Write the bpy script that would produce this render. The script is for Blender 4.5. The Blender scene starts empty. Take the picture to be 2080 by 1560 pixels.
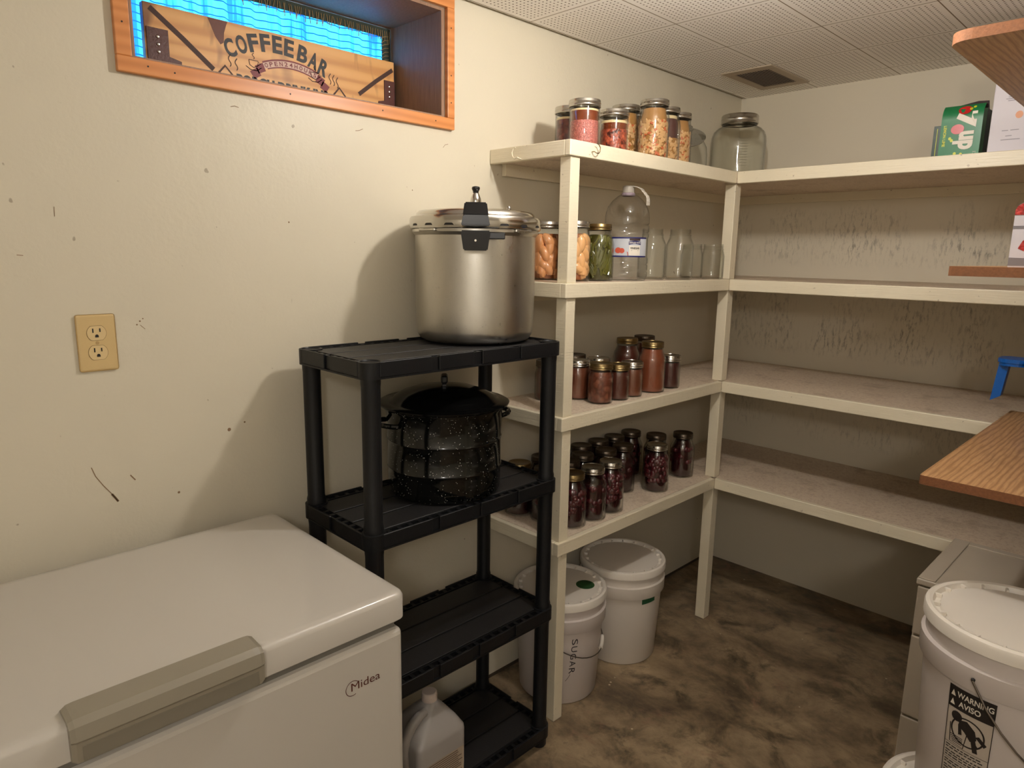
import bpy, bmesh, math, random
from mathutils import Vector, Matrix
random.seed(7)
PI=math.pi
S=bpy.context.scene
COL=S.collection
# ------------------------------------------------------------------ camera
cam=bpy.data.cameras.new('camera'); cam.sensor_width=36; cam.lens=36*1386.25/2080; cam.clip_start=0.02
camo=bpy.data.objects.new('camera',cam); COL.objects.link(camo)
yaw,pitch,roll=0.7903,-0.1875,0.0167
cy,sy,cp,sp=math.cos(yaw),math.sin(yaw),math.cos(pitch),math.sin(pitch)
dv=Vector((-sy*cp,cy*cp,sp)); r0=Vector((cy,sy,0)); u0=r0.cross(dv)
rv=math.cos(roll)*r0+math.sin(roll)*u0; uv=-math.sin(roll)*r0+math.cos(roll)*u0
CAMLOC=Vector((1.5507,-2.9147,1.4337))
M=Matrix((( rv.x,uv.x,-dv.x,CAMLOC.x),(rv.y,uv.y,-dv.y,CAMLOC.y),(rv.z,uv.z,-dv.z,CAMLOC.z),(0,0,0,1)))
camo.matrix_world=M; S.camera=camo
# ------------------------------------------------------------------ world, lights, exposure
W=bpy.data.worlds.new('world'); S.world=W; W.use_nodes=True
bg=W.node_tree.nodes['Background']; bg.inputs[0].default_value=(0.42,0.70,1.0,1); bg.inputs[1].default_value=6.0
BULB_STRENGTH=430.0
S.view_settings.view_transform='Standard'; S.view_settings.look='None'; S.view_settings.gamma=1; S.view_settings.exposure=0.32
try: S.view_settings.use_curve_mapping=False
except Exception: pass
# soft fill light added behind the camera to brighten the room
pl=bpy.data.lights.new('fill_light','POINT'); pl.energy=22; pl.shadow_soft_size=.10; pl.color=(1.0,.96,.92)
plo=bpy.data.objects.new('fill_light',pl); COL.objects.link(plo); plo.location=(2.35,-3.7,1.93)

# ------------------------------------------------------------------ helpers
def nt(name):
    m=bpy.data.materials.new(name); m.use_nodes=True
    n=m.node_tree.nodes; l=m.node_tree.links; b=n['Principled BSDF']; return m,n,l,b
MATS={}
def rgb(c):
    def f(x): x/=255; return x/12.92 if x<=.04045 else ((x+.055)/1.055)**2.4
    return (f(c[0]),f(c[1]),f(c[2]),1)
def mat(name,c,rough=.5,metal=0,var=0.0,scale=20,bump=0,bscale=60,coat=0,stretch=(1,1,1),spec=.5):
    if name in MATS: return MATS[name]
    m,n,l,b=nt(name); b.inputs['Base Color'].default_value=rgb(c); b.inputs['Roughness'].default_value=rough; b.inputs['Metallic'].default_value=metal
    b.inputs['Specular IOR Level'].default_value=spec
    if coat: b.inputs['Coat Weight'].default_value=coat; b.inputs['Coat Roughness'].default_value=.1
    tc=n.new('ShaderNodeTexCoord'); mp=n.new('ShaderNodeMapping'); mp.inputs['Scale'].default_value=stretch; l.new(tc.outputs['Object'],mp.inputs[0])
    nz=n.new('ShaderNodeTexNoise'); nz.inputs['Scale'].default_value=scale; nz.inputs['Detail'].default_value=5; l.new(mp.outputs[0],nz.inputs['Vector'])
    if var:
        mx=n.new('ShaderNodeMix'); mx.data_type='RGBA'
        a=rgb(c); mx.inputs[6].default_value=tuple(min(1,x*(1-var)) for x in a[:3])+(1,); mx.inputs[7].default_value=tuple(min(1,x*(1+var)) for x in a[:3])+(1,)
        l.new(nz.outputs[0],mx.inputs[0]); l.new(mx.outputs[2],b.inputs['Base Color'])
    if bump:
        nb=n.new('ShaderNodeTexNoise'); nb.inputs['Scale'].default_value=bscale; nb.inputs['Detail'].default_value=4; l.new(mp.outputs[0],nb.inputs['Vector'])
        bp=n.new('ShaderNodeBump'); bp.inputs['Strength'].default_value=bump; bp.inputs['Distance'].default_value=.002; l.new(nb.outputs[0],bp.inputs['Height']); l.new(bp.outputs[0],b.inputs['Normal'])
    MATS[name]=m; return m
class NG:
    """small node-graph helper"""
    def __init__(s,name):
        s.m,s.n,s.l,s.b=nt(name); MATS[name]=s.m
        s.tc=s.n.new('ShaderNodeTexCoord').outputs['Object']
    def map(s,scale=(1,1,1),loc=(0,0,0),rot=(0,0,0)):
        q=s.n.new('ShaderNodeMapping'); q.inputs['Scale'].default_value=scale; q.inputs['Location'].default_value=loc; q.inputs['Rotation'].default_value=rot; s.l.new(s.tc,q.inputs[0]); return q.outputs[0]
    def noise(s,v,scale,detail=4,rough=.5,dist=0):
        q=s.n.new('ShaderNodeTexNoise'); q.inputs['Scale'].default_value=scale; q.inputs['Detail'].default_value=detail; q.inputs['Roughness'].default_value=rough; q.inputs['Distortion'].default_value=dist; s.l.new(v,q.inputs['Vector']); return q.outputs[0]
    def voro(s,v,scale,out='Distance',feat='F1'):
        q=s.n.new('ShaderNodeTexVoronoi'); q.feature=feat; q.inputs['Scale'].default_value=scale; s.l.new(v,q.inputs['Vector']); return q.outputs[out]
    def wave(s,v,scale,dist,detail=3,ds=1,direction='X',typ='BANDS'):
        q=s.n.new('ShaderNodeTexWave'); q.wave_type=typ
        if typ=='BANDS': q.bands_direction=direction
        else: q.rings_direction=direction
        q.inputs['Scale'].default_value=scale; q.inputs['Distortion'].default_value=dist; q.inputs['Detail'].default_value=detail; q.inputs['Detail Scale'].default_value=ds; s.l.new(v,q.inputs['Vector']); return q.outputs['Fac']
    def ramp(s,f,stops,interp='LINEAR'):
        q=s.n.new('ShaderNodeValToRGB'); e=q.color_ramp.elements; q.color_ramp.interpolation=interp
        while len(e)<len(stops): e.new(.5)
        for k,(p,c) in enumerate(stops):
            e[k].position=p; e[k].color=c if len(c)==4 else rgb(c)
        s.l.new(f,q.inputs[0]); return q.outputs[0]
    def math(s,op,a,b=None,clamp=False):
        q=s.n.new('ShaderNodeMath'); q.operation=op; q.use_clamp=clamp
        for k,x in enumerate((a,b)):
            if x is None: continue
            if isinstance(x,(int,float)): q.inputs[k].default_value=x
            else: s.l.new(x,q.inputs[k])
        return q.outputs[0]
    def mix(s,f,a,b,mode='MIX'):
        q=s.n.new('ShaderNodeMix'); q.data_type='RGBA'; q.blend_type=mode
        for k,x in ((0,f),(6,a),(7,b)):
            if isinstance(x,(int,float)): q.inputs[k].default_value=x
            elif isinstance(x,tuple): q.inputs[k].default_value=x if len(x)==4 else rgb(x)
            else: s.l.new(x,q.inputs[k])
        return q.outputs[2]
    def sep(s,v=None):
        q=s.n.new('ShaderNodeSeparateXYZ'); s.l.new(v or s.tc,q.inputs[0]); return q.outputs
    def color(s,c): s.l.new(c,s.b.inputs['Base Color'])
    def set(s,**k):
        for a,v in k.items(): s.b.inputs[a.replace('_',' ')].default_value=v
    def bump(s,h,strength=.3,dist=.003):
        q=s.n.new('ShaderNodeBump'); q.inputs['Strength'].default_value=strength; q.inputs['Distance'].default_value=dist; s.l.new(h,q.inputs['Height']); s.l.new(q.outputs[0],s.b.inputs['Normal'])
K=lambda v:(v,v,v,1)

class MB:
    """collects geometry for ONE mesh"""
    def __init__(s): s.bm=bmesh.new(); s.mi=0
    def _set(s,fs):
        for f in fs: f.material_index=s.mi
    def box(s,a,b,bev=0,seg=2,rot=None,piv=None):
        t=bmesh.new(); bmesh.ops.create_cube(t,size=1)
        c=[(a[i]+b[i])/2 for i in range(3)]; d=[abs(b[i]-a[i]) for i in range(3)]
        for v in t.verts: v.co=Vector((v.co.x*d[0]+c[0],v.co.y*d[1]+c[1],v.co.z*d[2]+c[2]))
        if bev: bmesh.ops.bevel(t,geom=t.edges[:]+t.verts[:],offset=bev,segments=seg,affect='EDGES',profile=.5)
        if rot is not None:
            p=Vector(piv if piv else c)
            for v in t.verts: v.co=p+rot@(v.co-p)
        s.join(t); return s
    def join(s,t,matrix=None):
        mp={}
        for v in t.verts: mp[v]=s.bm.verts.new(matrix@v.co if matrix else v.co)
        for f in t.faces:
            try:
                nf=s.bm.faces.new([mp[v] for v in f.verts]); nf.material_index=s.mi; nf.smooth=f.smooth
            except ValueError: pass
        t.free()
    def lathe(s,prof,c=(0,0,0),seg=32,matrix=None,close=False):
        rings=[]; c=Vector(c)
        for r,z in prof:
            if r<1e-6: rings.append([s.bm.verts.new(Vector((0,0,z)))]); continue
            rings.append([s.bm.verts.new(Vector((r*math.cos(2*PI*k/seg),r*math.sin(2*PI*k/seg),z))) for k in range(seg)])
        fs=[]
        for A,B in zip(rings,rings[1:]):
            for k in range(seg):
                k2=(k+1)%seg
                try:
                    if len(A)==1 and len(B)==1: continue
                    if len(A)==1: fs.append(s.bm.faces.new((A[0],B[k2],B[k])))
                    elif len(B)==1: fs.append(s.bm.faces.new((A[k],A[k2],B[0])))
                    else: fs.append(s.bm.faces.new((A[k],A[k2],B[k2],B[k])))
                except ValueError: pass
        for R in rings:
            for v in R: v.co=(matrix@v.co if matrix else v.co)+c
        for f in fs: f.smooth=True; f.material_index=s.mi
        return s
    def cyl(s,p,q,r,r2=None,seg=16,cap=True):
        p,q=Vector(p),Vector(q); L=(q-p).length; r2=r if r2 is None else r2
        m=(q-p).to_track_quat('Z','Y').to_matrix()
        prof=([(0,0)] if cap else [])+[(r,0),(r2,L)]+([(0,L)] if cap else [])
        return s.lathe(prof,p,seg,m)
    def tube(s,pts,r,seg=8,cyclic=False):
        pts=[Vector(p) for p in pts]; rings=[]; n=len(pts)
        up=Vector((0,0,1)); prev=None
        for i,p in enumerate(pts):
            t=(pts[min(i+1,n-1)]-pts[max(i-1,0)]).normalized()
            if prev is None:
                a=up.cross(t); a=a if a.length>1e-3 else Vector((1,0,0)).cross(t); a.normalize()
            else:
                a=prev-t*prev.dot(t); a.normalize()
            b=t.cross(a); prev=a
            rr=r[i] if isinstance(r,(list,tuple)) else r
            rings.append([s.bm.verts.new(p+rr*(a*math.cos(2*PI*k/seg)+b*math.sin(2*PI*k/seg))) for k in range(seg)])
        for A,B in zip(rings,rings[1:]):
            for k in range(seg):
                f=s.bm.faces.new((A[k],A[(k+1)%seg],B[(k+1)%seg],B[k])); f.smooth=True; f.material_index=s.mi
        for R in (rings[0][::-1],rings[-1]):
            f=s.bm.faces.new(R); f.material_index=s.mi
        return s
    def prism(s,poly,z0,z1,frame=None,smooth=False):
        """extrude a 2-D polygon; frame maps (u,v,w)->xyz"""
        fr=frame or (lambda u,v,w:(u,v,w))
        A=[s.bm.verts.new(fr(u,v,z0)) for u,v in poly]; B=[s.bm.verts.new(fr(u,v,z1)) for u,v in poly]
        fs=[s.bm.faces.new(A[::-1]),s.bm.faces.new(B)]; n=len(poly)
        for k in range(n):
            f=s.bm.faces.new((A[k],A[(k+1)%n],B[(k+1)%n],B[k])); f.smooth=smooth; fs.append(f)
        s._set(fs); return s
    def quad(s,p):
        f=s.bm.faces.new([s.bm.verts.new(x) for x in p]); f.material_index=s.mi; return s
    def grid(s,fn,nu,nv,smooth=True):
        V=[[s.bm.verts.new(fn(i/nu,j/nv)) for j in range(nv+1)] for i in range(nu+1)]
        for i in range(nu):
            for j in range(nv):
                f=s.bm.faces.new((V[i][j],V[i+1][j],V[i+1][j+1],V[i][j+1])); f.smooth=smooth; f.material_index=s.mi
        return s
    def ell(s,c,rad,rot=None,sub=2):
        t=bmesh.new(); bmesh.ops.create_icosphere(t,subdivisions=sub,radius=1)
        for v in t.verts:
            q=Vector((v.co.x*rad[0],v.co.y*rad[1],v.co.z*rad[2]))
            v.co=(rot@q if rot else q)+Vector(c)
        for f in t.faces: f.smooth=True
        s.join(t); return s
    def polys(s,VF,fn):
        vs,fs=VF; V=[s.bm.verts.new(fn(*v)) for v in vs]
        for f in fs:
            try: nf=s.bm.faces.new([V[k] for k in f]); nf.material_index=s.mi
            except ValueError: pass
        return s
    def stroke(s,pts,w,fn):
        """flat ink stroke of width w along 2-D points"""
        n=len(pts); L=[];R=[]
        for i,p in enumerate(pts):
            a=pts[max(i-1,0)]; b=pts[min(i+1,n-1)]; t=Vector((b[0]-a[0],b[1]-a[1])); t.normalize(); nn=Vector((-t.y,t.x))*w/2
            L.append(s.bm.verts.new(fn(p[0]+nn.x,p[1]+nn.y))); R.append(s.bm.verts.new(fn(p[0]-nn.x,p[1]-nn.y)))
        for i in range(n-1):
            f=s.bm.faces.new((R[i],R[i+1],L[i+1],L[i])); f.material_index=s.mi
        return s
    def build(s,name,mats,parent=None,loc=None,label=None,normals=True,**props):
        if normals: bmesh.ops.recalc_face_normals(s.bm,faces=s.bm.faces[:])
        for e in s.bm.edges:
            if len(e.link_faces)==2 and e.calc_face_angle(0)>.62: e.smooth=False
        me=bpy.data.meshes.new(name); s.bm.to_mesh(me); s.bm.free()
        for m in (mats if isinstance(mats,(list,tuple)) else [mats]): me.materials.append(m)
        o=bpy.data.objects.new(name,me); COL.objects.link(o)
        if parent: o.parent=parent
        if loc: o.location=loc
        if label: o['label']=label
        for k,v in props.items(): o[k]=v
        return o
def thing(name,label,cat,loc=(0,0,0),rz=0,group=None):
    o=bpy.data.objects.new(name,None); COL.objects.link(o); o.location=loc; o.rotation_euler=(0,0,rz); o.empty_display_size=.05
    o['label']=label; o['category']=cat
    if group: o['group']=group
    return o
def tag(o,label,cat,group=None):
    o['label']=label; o['category']=cat
    if group: o['group']=group
    return o
def struct(o): o['kind']='structure'; return o
def dup(root,loc,rz=0,label=None,group=None,subs=None):
    r=root.copy(); COL.objects.link(r); r.location=loc; r.rotation_euler=(0,0,rz)
    if label: r['label']=label
    if group: r['group']=group
    for ch in list(root.children):
        c=ch.copy(); COL.objects.link(c); c.parent=r
        for g in list(ch.children):
            d=g.copy(); COL.objects.link(d); d.parent=c
    return r
def rrect(x0,y0,x1,y1,r,n_=6):
    P_=[]
    for cx_,cy2,a0 in ((x1-r,y1-r,0),(x0+r,y1-r,PI/2),(x0+r,y0+r,PI),(x1-r,y0+r,3*PI/2)):
        for k in range(n_+1):
            a=a0+PI/2*k/n_; P_.append((cx_+r*math.cos(a),cy2+r*math.sin(a)))
    return P_
_T={}
def text(s,size=1.0,bold=0.0):
    """flat text as (verts,faces), centred on its own box"""
    key=(s,bold)
    if key not in _T:
        cu=bpy.data.curves.new('t','FONT'); cu.body=s; cu.size=1; cu.fill_mode='BOTH'; cu.offset=bold; cu.resolution_u=4
        o=bpy.data.objects.new('t',cu); COL.objects.link(o)
        dg=bpy.context.evaluated_depsgraph_get(); me=bpy.data.meshes.new_from_object(o.evaluated_get(dg))
        v=[(q.co.x,q.co.y) for q in me.vertices]; f=[tuple(p.vertices) for p in me.polygons]
        bpy.data.objects.remove(o); bpy.data.curves.remove(cu); bpy.data.meshes.remove(me)
        x0=min(a for a,b in v); x1=max(a for a,b in v); y0=min(b for a,b in v); y1=max(b for a,b in v)
        _T[key]=([(a-(x0+x1)/2,b-(y0+y1)/2) for a,b in v],f,x1-x0,y1-y0)
    v,f,w,h=_T[key]
    return [(a*size,b*size) for a,b in v],f,w*size,h*size
def put_text(mb,s,cx,cy_,h=None,w=None,fn=None,rot=0,bold=0.0):
    v,f,tw,th=text(s,1,bold); sx=(w/tw) if w else h/th; sy2=(h/th) if h else sx
    c,q=math.cos(rot),math.sin(rot)
    mb.polys(([(cx+a*sx*c-b*sy2*q, cy_+a*sx*q+b*sy2*c) for a,b in v],f),fn)
def plane(O,U,V,N,off=.0006):
    O,U,V,N=Vector(O),Vector(U),Vector(V),Vector(N)
    return lambda u,v,w=0:O+U*u+V*v+N*(off+w)
def cylmap(c,r,a0,off=.0005):
    return lambda u,v,w=0:Vector((c[0]+(r+off+w)*math.cos(a0+u/r),c[1]+(r+off+w)*math.sin(a0+u/r),c[2]+v))

# ------------------------------------------------------------------ materials
g=NG('wall_paint')   # cream semi-gloss paint over plaster
n1=g.noise(g.tc,1.2,4); n2=g.noise(g.tc,7,5)
c=g.mix(n1,(204,195,174),(216,207,185)); 
sp=g.ramp(g.noise(g.map((1,1,1)),34,2,.5),[(0.0,K(1)),(.235,K(1)),(.26,K(0)),(1,K(0))])
c=g.mix(g.math('MULTIPLY',sp,.55),c,(120,100,75))
sc=g.ramp(g.noise(g.map((9,9,3),rot=(.5,.5,0)),6,3,.7),[(0,K(0)),(.74,K(0)),(.80,K(1)),(1,K(1))])
c=g.mix(g.math('MULTIPLY',sc,.35),c,(150,135,110))
g.color(c); g.set(Roughness=.42,Specular_IOR_Level=.35); g.bump(g.math('ADD',g.noise(g.tc,14,3),g.math('MULTIPLY',g.noise(g.tc,120,2),.25)),.35,.004)
WALL=g.m
g=NG('scuffed_wall_paint')  # wall paint lightened to offset weak light, rubbed and scratched behind the shelves
n1=g.noise(g.tc,1.2,4); c=g.mix(n1,(212,203,182),(226,216,195))
xyz=g.sep()
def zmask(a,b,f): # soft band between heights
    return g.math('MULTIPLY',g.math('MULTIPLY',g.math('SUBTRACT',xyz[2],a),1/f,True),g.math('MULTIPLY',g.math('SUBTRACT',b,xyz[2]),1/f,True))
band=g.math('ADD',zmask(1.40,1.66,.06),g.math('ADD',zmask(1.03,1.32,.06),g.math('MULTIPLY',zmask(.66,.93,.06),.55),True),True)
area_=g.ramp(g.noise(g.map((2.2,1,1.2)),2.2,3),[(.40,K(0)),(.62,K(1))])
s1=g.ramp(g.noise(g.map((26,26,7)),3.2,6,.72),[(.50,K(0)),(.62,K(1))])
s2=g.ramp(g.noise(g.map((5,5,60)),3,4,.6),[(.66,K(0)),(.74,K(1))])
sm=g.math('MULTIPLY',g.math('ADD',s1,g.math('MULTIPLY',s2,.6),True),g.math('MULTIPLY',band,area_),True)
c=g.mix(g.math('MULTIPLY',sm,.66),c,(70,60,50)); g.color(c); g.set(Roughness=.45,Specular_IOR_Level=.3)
g.bump(g.noise(g.tc,14,3),.35,.004); WALLB=g.m
g=NG('ceiling_tile')   # 12 inch perforated tiles: seams and pinholes are in the board's surface
xyz=g.sep(); s=.3045; A,B=.3247,.4331
def seam(coord,off,w):
    fr=g.math('FRACT',g.math('DIVIDE',g.math('ADD',coord,10*s-off),s)); d=g.math('ABSOLUTE',g.math('SUBTRACT',fr,.5)); return g.math('GREATER_THAN',d,.5-w/s/2)
def cellc(coord,off): return g.math('SUBTRACT',g.math('FRACT',g.math('DIVIDE',g.math('ADD',coord,10*s-off),s/21)),.5)
ux,uy=cellc(xyz[0],A),cellc(xyz[1],-B)
d=g.math('SQRT',g.math('ADD',g.math('MULTIPLY',ux,ux),g.math('MULTIPLY',uy,uy)))
hole=g.math('LESS_THAN',d,.18)
sm=g.math('MAXIMUM',seam(xyz[0],A,.0035),seam(xyz[1],-B,.0035)); edge=g.math('MAXIMUM',seam(xyz[0],A,.026),seam(xyz[1],-B,.026))
hole=g.math('MULTIPLY',hole,g.math('SUBTRACT',1,edge))
c=g.mix(g.noise(g.tc,3,3),(246,241,233),(251,247,240)); c=g.mix(hole,c,(104,90,70)); c=g.mix(sm,c,(140,124,102))
g.color(c); g.set(Roughness=.75); g.bump(g.math('SUBTRACT',g.math('SUBTRACT',1,hole),sm),.6,.003); CEIL=g.m
g=NG('concrete_floor')
n1=g.noise(g.map((1.2,1.7,1),rot=(0,0,.6)),2.9,9,.68,.25); n2=g.noise(g.tc,9,7,.68,.4); n3=g.noise(g.tc,60,4,.7)
c=g.ramp(n1,[(.33,(60,52,42)),(.44,(108,92,71)),(.54,(142,123,96)),(.70,(178,156,124))])
c=g.mix(g.ramp(n2,[(.34,K(.85)),(.50,K(0))]),c,(50,43,34))
c=g.mix(g.ramp(g.noise(g.map((1,1,1),loc=(4,2,0)),5,6,.7,.5),[(.58,K(0)),(.68,K(.55))]),c,(150,112,92))
c=g.mix(g.math('MULTIPLY',n3,.25),c,(150,125,95))
fl=g.ramp(g.voro(g.tc,17),[(.0,K(1)),(.055,K(1)),(.07,K(0))]); pick=g.ramp(g.noise(g.tc,4,2),[(.5,K(0)),(.56,K(1))])
c=g.mix(g.math('MULTIPLY',fl,pick),c,(196,180,150)); g.color(c)
g.l.new(g.ramp(n2,[(.35,K(.36)),(.65,K(.62))]),g.b.inputs['Roughness']); g.bump(g.math('ADD',n2,g.math('MULTIPLY',n3,.3)),.25,.004); FLOOR=g.m
g=NG('cream_painted_wood')
gr=g.noise(g.map((3,3,60)),4,4,.6); c=g.mix(g.noise(g.tc,5,4),(218,207,180),(232,221,196))
spk=g.ramp(g.noise(g.tc,70,2),[(.0,K(1)),(.24,K(1)),(.28,K(0))]); c=g.mix(g.math('MULTIPLY',spk,.5),c,(130,105,80)); g.color(c)
g.set(Roughness=.4); g.bump(g.math('ADD',gr,g.noise(g.tc,45,2)),.35,.002); CREAM=g.m
g=NG('worn_painted_shelf_top')
c=g.mix(g.noise(g.tc,6,5,.6),(206,188,166),(226,210,186))
c=g.mix(g.ramp(g.noise(g.map((20,20,20)),5,6,.75),[(.48,K(0)),(.66,K(.6))]),c,(164,130,110))
c=g.mix(g.ramp(g.noise(g.map((1,1,1),loc=(3,3,3)),7,5,.7),[(.55,K(0)),(.68,K(.5))]),c,(140,112,84)); g.color(c)
g.set(Roughness=.55); g.bump(g.noise(g.tc,90,4),.3,.002); SHTOP=g.m
g=NG('oak_laminate')
wv=g.noise(g.map((1,.12,1)),9,3,.55,.3)
rings=g.wave(g.map((1,.13,1),rot=(0,0,.05)),26,8,3,.9,'X'); c=g.ramp(rings,[(.0,(158,116,76)),(.3,(186,142,98)),(1,(196,154,108))])
c=g.mix(g.ramp(g.noise(g.map((90,5,1)),3,3,.6),[(.45,K(0)),(.62,K(.45))]),c,(146,104,66)); g.color(c); g.set(Roughness=.42); OAK=g.m
g=NG('particle_board'); c=g.mix(g.noise(g.tc,160,4,.7),(84,50,26),(146,94,56)); g.color(c); g.set(Roughness=.8); g.bump(g.noise(g.tc,200,3),.5,.001); PART=g.m
g=NG('honey_pine')
rings=g.wave(g.map((1,.10,1),rot=(.05,0,0)),14,6,3,.8,'Z'); c=g.ramp(rings,[(0,(196,124,66)),(.5,(206,132,72)),(1,(212,140,80))]); g.color(c); g.set(Roughness=.4); PINE=g.m
g=NG('sign_pine')
rings=g.wave(g.map((1,.08,1)),10,9,4,.9,'Z'); c=g.ramp(rings,[(0,(206,146,84)),(.4,(222,164,98)),(1,(230,174,108))])
kn=g.ramp(g.noise(g.map((1,1.6,.5),loc=(0,.9,0)),5.5,3,.6,.5),[(.60,K(0)),(.70,K(1))]); c=g.mix(g.math('MULTIPLY',kn,.75),c,(96,48,30)); g.color(c); g.set(Roughness=.45); SIGNW=g.m
g=NG('weathered_panel'); c=g.mix(g.noise(g.map((40,40,3)),4,5,.7),(104,78,60),(176,138,108)); g.color(c); g.set(Roughness=.55); g.bump(g.noise(g.map((60,60,4)),5,4,.7),.4,.002); PANEL=g.m
BLACKP=mat('black_plastic',(14,15,18),.45,var=.15,bump=.15,bscale=300,spec=.35)
DECK=mat('black_deck_plastic',(27,26,27),.5,var=.15,scale=60,bump=.2,bscale=300)
BLACKD=mat('black_groove',(10,10,11),.6)
FREEZ=mat('white_enamel',(192,186,176),.28,var=.015,scale=3,coat=.3)
GASK=mat('grey_gasket',(110,106,98),.6)
HANDG=mat('grey_plastic_handle',(140,132,116),.42,var=.03)
HANDG2=mat('grey_plastic_recess',(122,115,101),.45,var=.03)
INK=mat('dark_ink',(32,26,24),.5)
BURN=mat('burnt_brown',(66,38,26),.6,var=.3,scale=90)
REDP=mat('banner_red',(120,30,34),.5)
WHITEP=mat('paint_white',(226,218,204),.5)
LEATH=mat('brown_leather',(84,40,30),.45,var=.2,scale=60,bump=.3,bscale=150)
RIVET=mat('steel_rivet',(210,208,204),.2,1)
IVORY=mat('ivory_plastic',(206,178,126),.3,var=.02)
IVORY2=mat('ivory_plastic_face',(214,188,138),.3)
DARK=mat('slot_dark',(18,14,12),.6)
g=NG('aluminium')
pit=g.noise(g.tc,160,3,.7); c=g.mix(g.noise(g.map((1,1,.4)),9,5,.6),(176,172,164),(214,210,200)); c=g.mix(g.ramp(pit,[(.62,K(0)),(.72,K(.35))]),c,(120,114,106)); g.color(c)
g.set(Metallic=1.0); g.l.new(g.ramp(g.noise(g.map((1,1,.5)),6,5,.65),[(.35,K(.24)),(.65,K(.42))]),g.b.inputs['Roughness']); g.bump(g.noise(g.map((1,1,.2)),70,3,.6),.12,.001); ALU=g.m
ALU2=mat('polished_aluminium',(206,202,194),.16,1,var=.04)
BAKE=mat('black_bakelite',(20,19,20),.28)
STEEL=mat('chrome',(200,196,190),.12,1)
g=NG('speckled_enamel')
v=g.voro(g.tc,170); v2=g.ramp(v,[(.0,K(1)),(.13,K(1)),(.17,K(0))]); pk=g.ramp(g.noise(g.tc,60,2),[(.47,K(0)),(.53,K(1))])
c=g.mix(g.math('MULTIPLY',v2,pk),(9,10,9),(190,190,180)); g.color(c); g.set(Roughness=.12); ENAM=g.m
ENAMB=mat('black_enamel',(8,8,8),.14,spec=.3)
BUCK=mat('white_bucket_plastic',(218,209,198),.38,var=.02,scale=5)
BUCKG=mat('grey_white_bucket_plastic',(204,194,188),.38,var=.02,scale=5)
BLID=mat('white_lid_plastic',(226,218,206),.38)
WIRE=mat('bail_wire',(120,112,104),.35,1)
GREENT=mat('green_tape',(28,84,52),.6,var=.1); GREENS=mat('green_sticker',(30,74,32),.6)
DRAW=mat('off_white_plastic',(190,178,160),.45,var=.03)
BLUE=mat('blue_plastic',(16,92,176),.28,var=.05)
def glass(name,tint,k=1.0,rough=.02,edge=.35,base=.04):
    m=bpy.data.materials.new(name); m.use_nodes=True; n=m.node_tree.nodes; l=m.node_tree.links; n.clear()
    o=n.new('ShaderNodeOutputMaterial'); mx=n.new('ShaderNodeMixShader'); tr=n.new('ShaderNodeBsdfTransparent'); gl=n.new('ShaderNodeBsdfGlossy'); gl.inputs['Roughness'].default_value=rough
    lw=n.new('ShaderNodeLayerWeight'); lw.inputs['Blend'].default_value=.5
    pw=n.new('ShaderNodeMath'); pw.operation='POWER'; l.new(lw.outputs['Facing'],pw.inputs[0]); pw.inputs[1].default_value=3.5
    ml=n.new('ShaderNodeMath'); ml.operation='MULTIPLY_ADD'; l.new(pw.outputs[0],ml.inputs[0]); ml.inputs[1].default_value=.55*k; ml.inputs[2].default_value=base
    cm=n.new('ShaderNodeMix'); cm.data_type='RGBA'; cm.inputs[6].default_value=tint+(1,); cm.inputs[7].default_value=tuple(edge*t for t in tint)+(1,)
    p2=n.new('ShaderNodeMath'); p2.operation='POWER'; l.new(lw.outputs['Facing'],p2.inputs[0]); p2.inputs[1].default_value=5
    l.new(p2.outputs[0],cm.inputs[0]); l.new(cm.outputs[2],tr.inputs[0])
    l.new(ml.outputs[0],mx.inputs[0]); l.new(tr.outputs[0],mx.inputs[1]); l.new(gl.outputs[0],mx.inputs[2]); l.new(mx.outputs[0],o.inputs[0]); MATS[name]=m; return m
GLASS=glass('clear_glass',(.985,.99,.98),1.15,.02,.36,.026); PANEG=glass('window_glass',(.97,.98,.98),.6,.0,.8)
PETB=glass('clear_plastic',(.97,.975,.985),1.2,.06,.5,.06)
g=NG('milky_plastic'); g.set(Roughness=.35); g.b.inputs['Base Color'].default_value=rgb((178,172,166)); g.b.inputs['Transmission Weight'].default_value=.25; g.b.inputs['Subsurface Weight'].default_value=0; MILKY=g.m
SILV=mat('silver_band',(190,186,178),.22,1,var=.05,scale=60); GOLD=mat('gold_band',(140,120,82),.33,1,var=.05,scale=60); DULL=mat('dull_dark_band',(96,86,76),.35,1,var=.1,scale=60)
def food(name,c1,c2,scale,rough=.4,c3=None,th=.6):
    g=NG(name); v=g.voro(g.tc,scale,'Color'); sp_=g.n.new('ShaderNodeSeparateColor'); g.l.new(v,sp_.inputs[0])
    c=g.mix(sp_.outputs[0],c1,c2)
    if c3: c=g.mix(g.ramp(g.noise(g.tc,scale*.6,3),[(th,K(0)),(th+.08,K(1))]),c,c3)
    d=g.voro(g.tc,scale); c=g.mix(g.ramp(d,[(.35,K(0)),(.75,K(.5))]),c,tuple(int(x*.6) for x in c1)); g.color(c); g.set(Roughness=rough); g.bump(g.math('SUBTRACT',1,d),.5,.003); return g.m
MEATP=food('ground_pink_meat',(176,92,84),(206,128,116),260); MEATV=food('dark_red_meat',(96,44,44),(140,78,66),90); MEATR=food('red_meat_chunks',(150,62,44),(196,98,66),110,c3=(70,28,20),th=.56)
BROTH=mat('brown_broth',(112,52,26),.15,var=.1,coat=.5); FAT=mat('cream_fat_layer',(222,200,156),.4); AMBER=mat('amber_broth',(166,120,68),.2,var=.15,scale=40,coat=.5)
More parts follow.
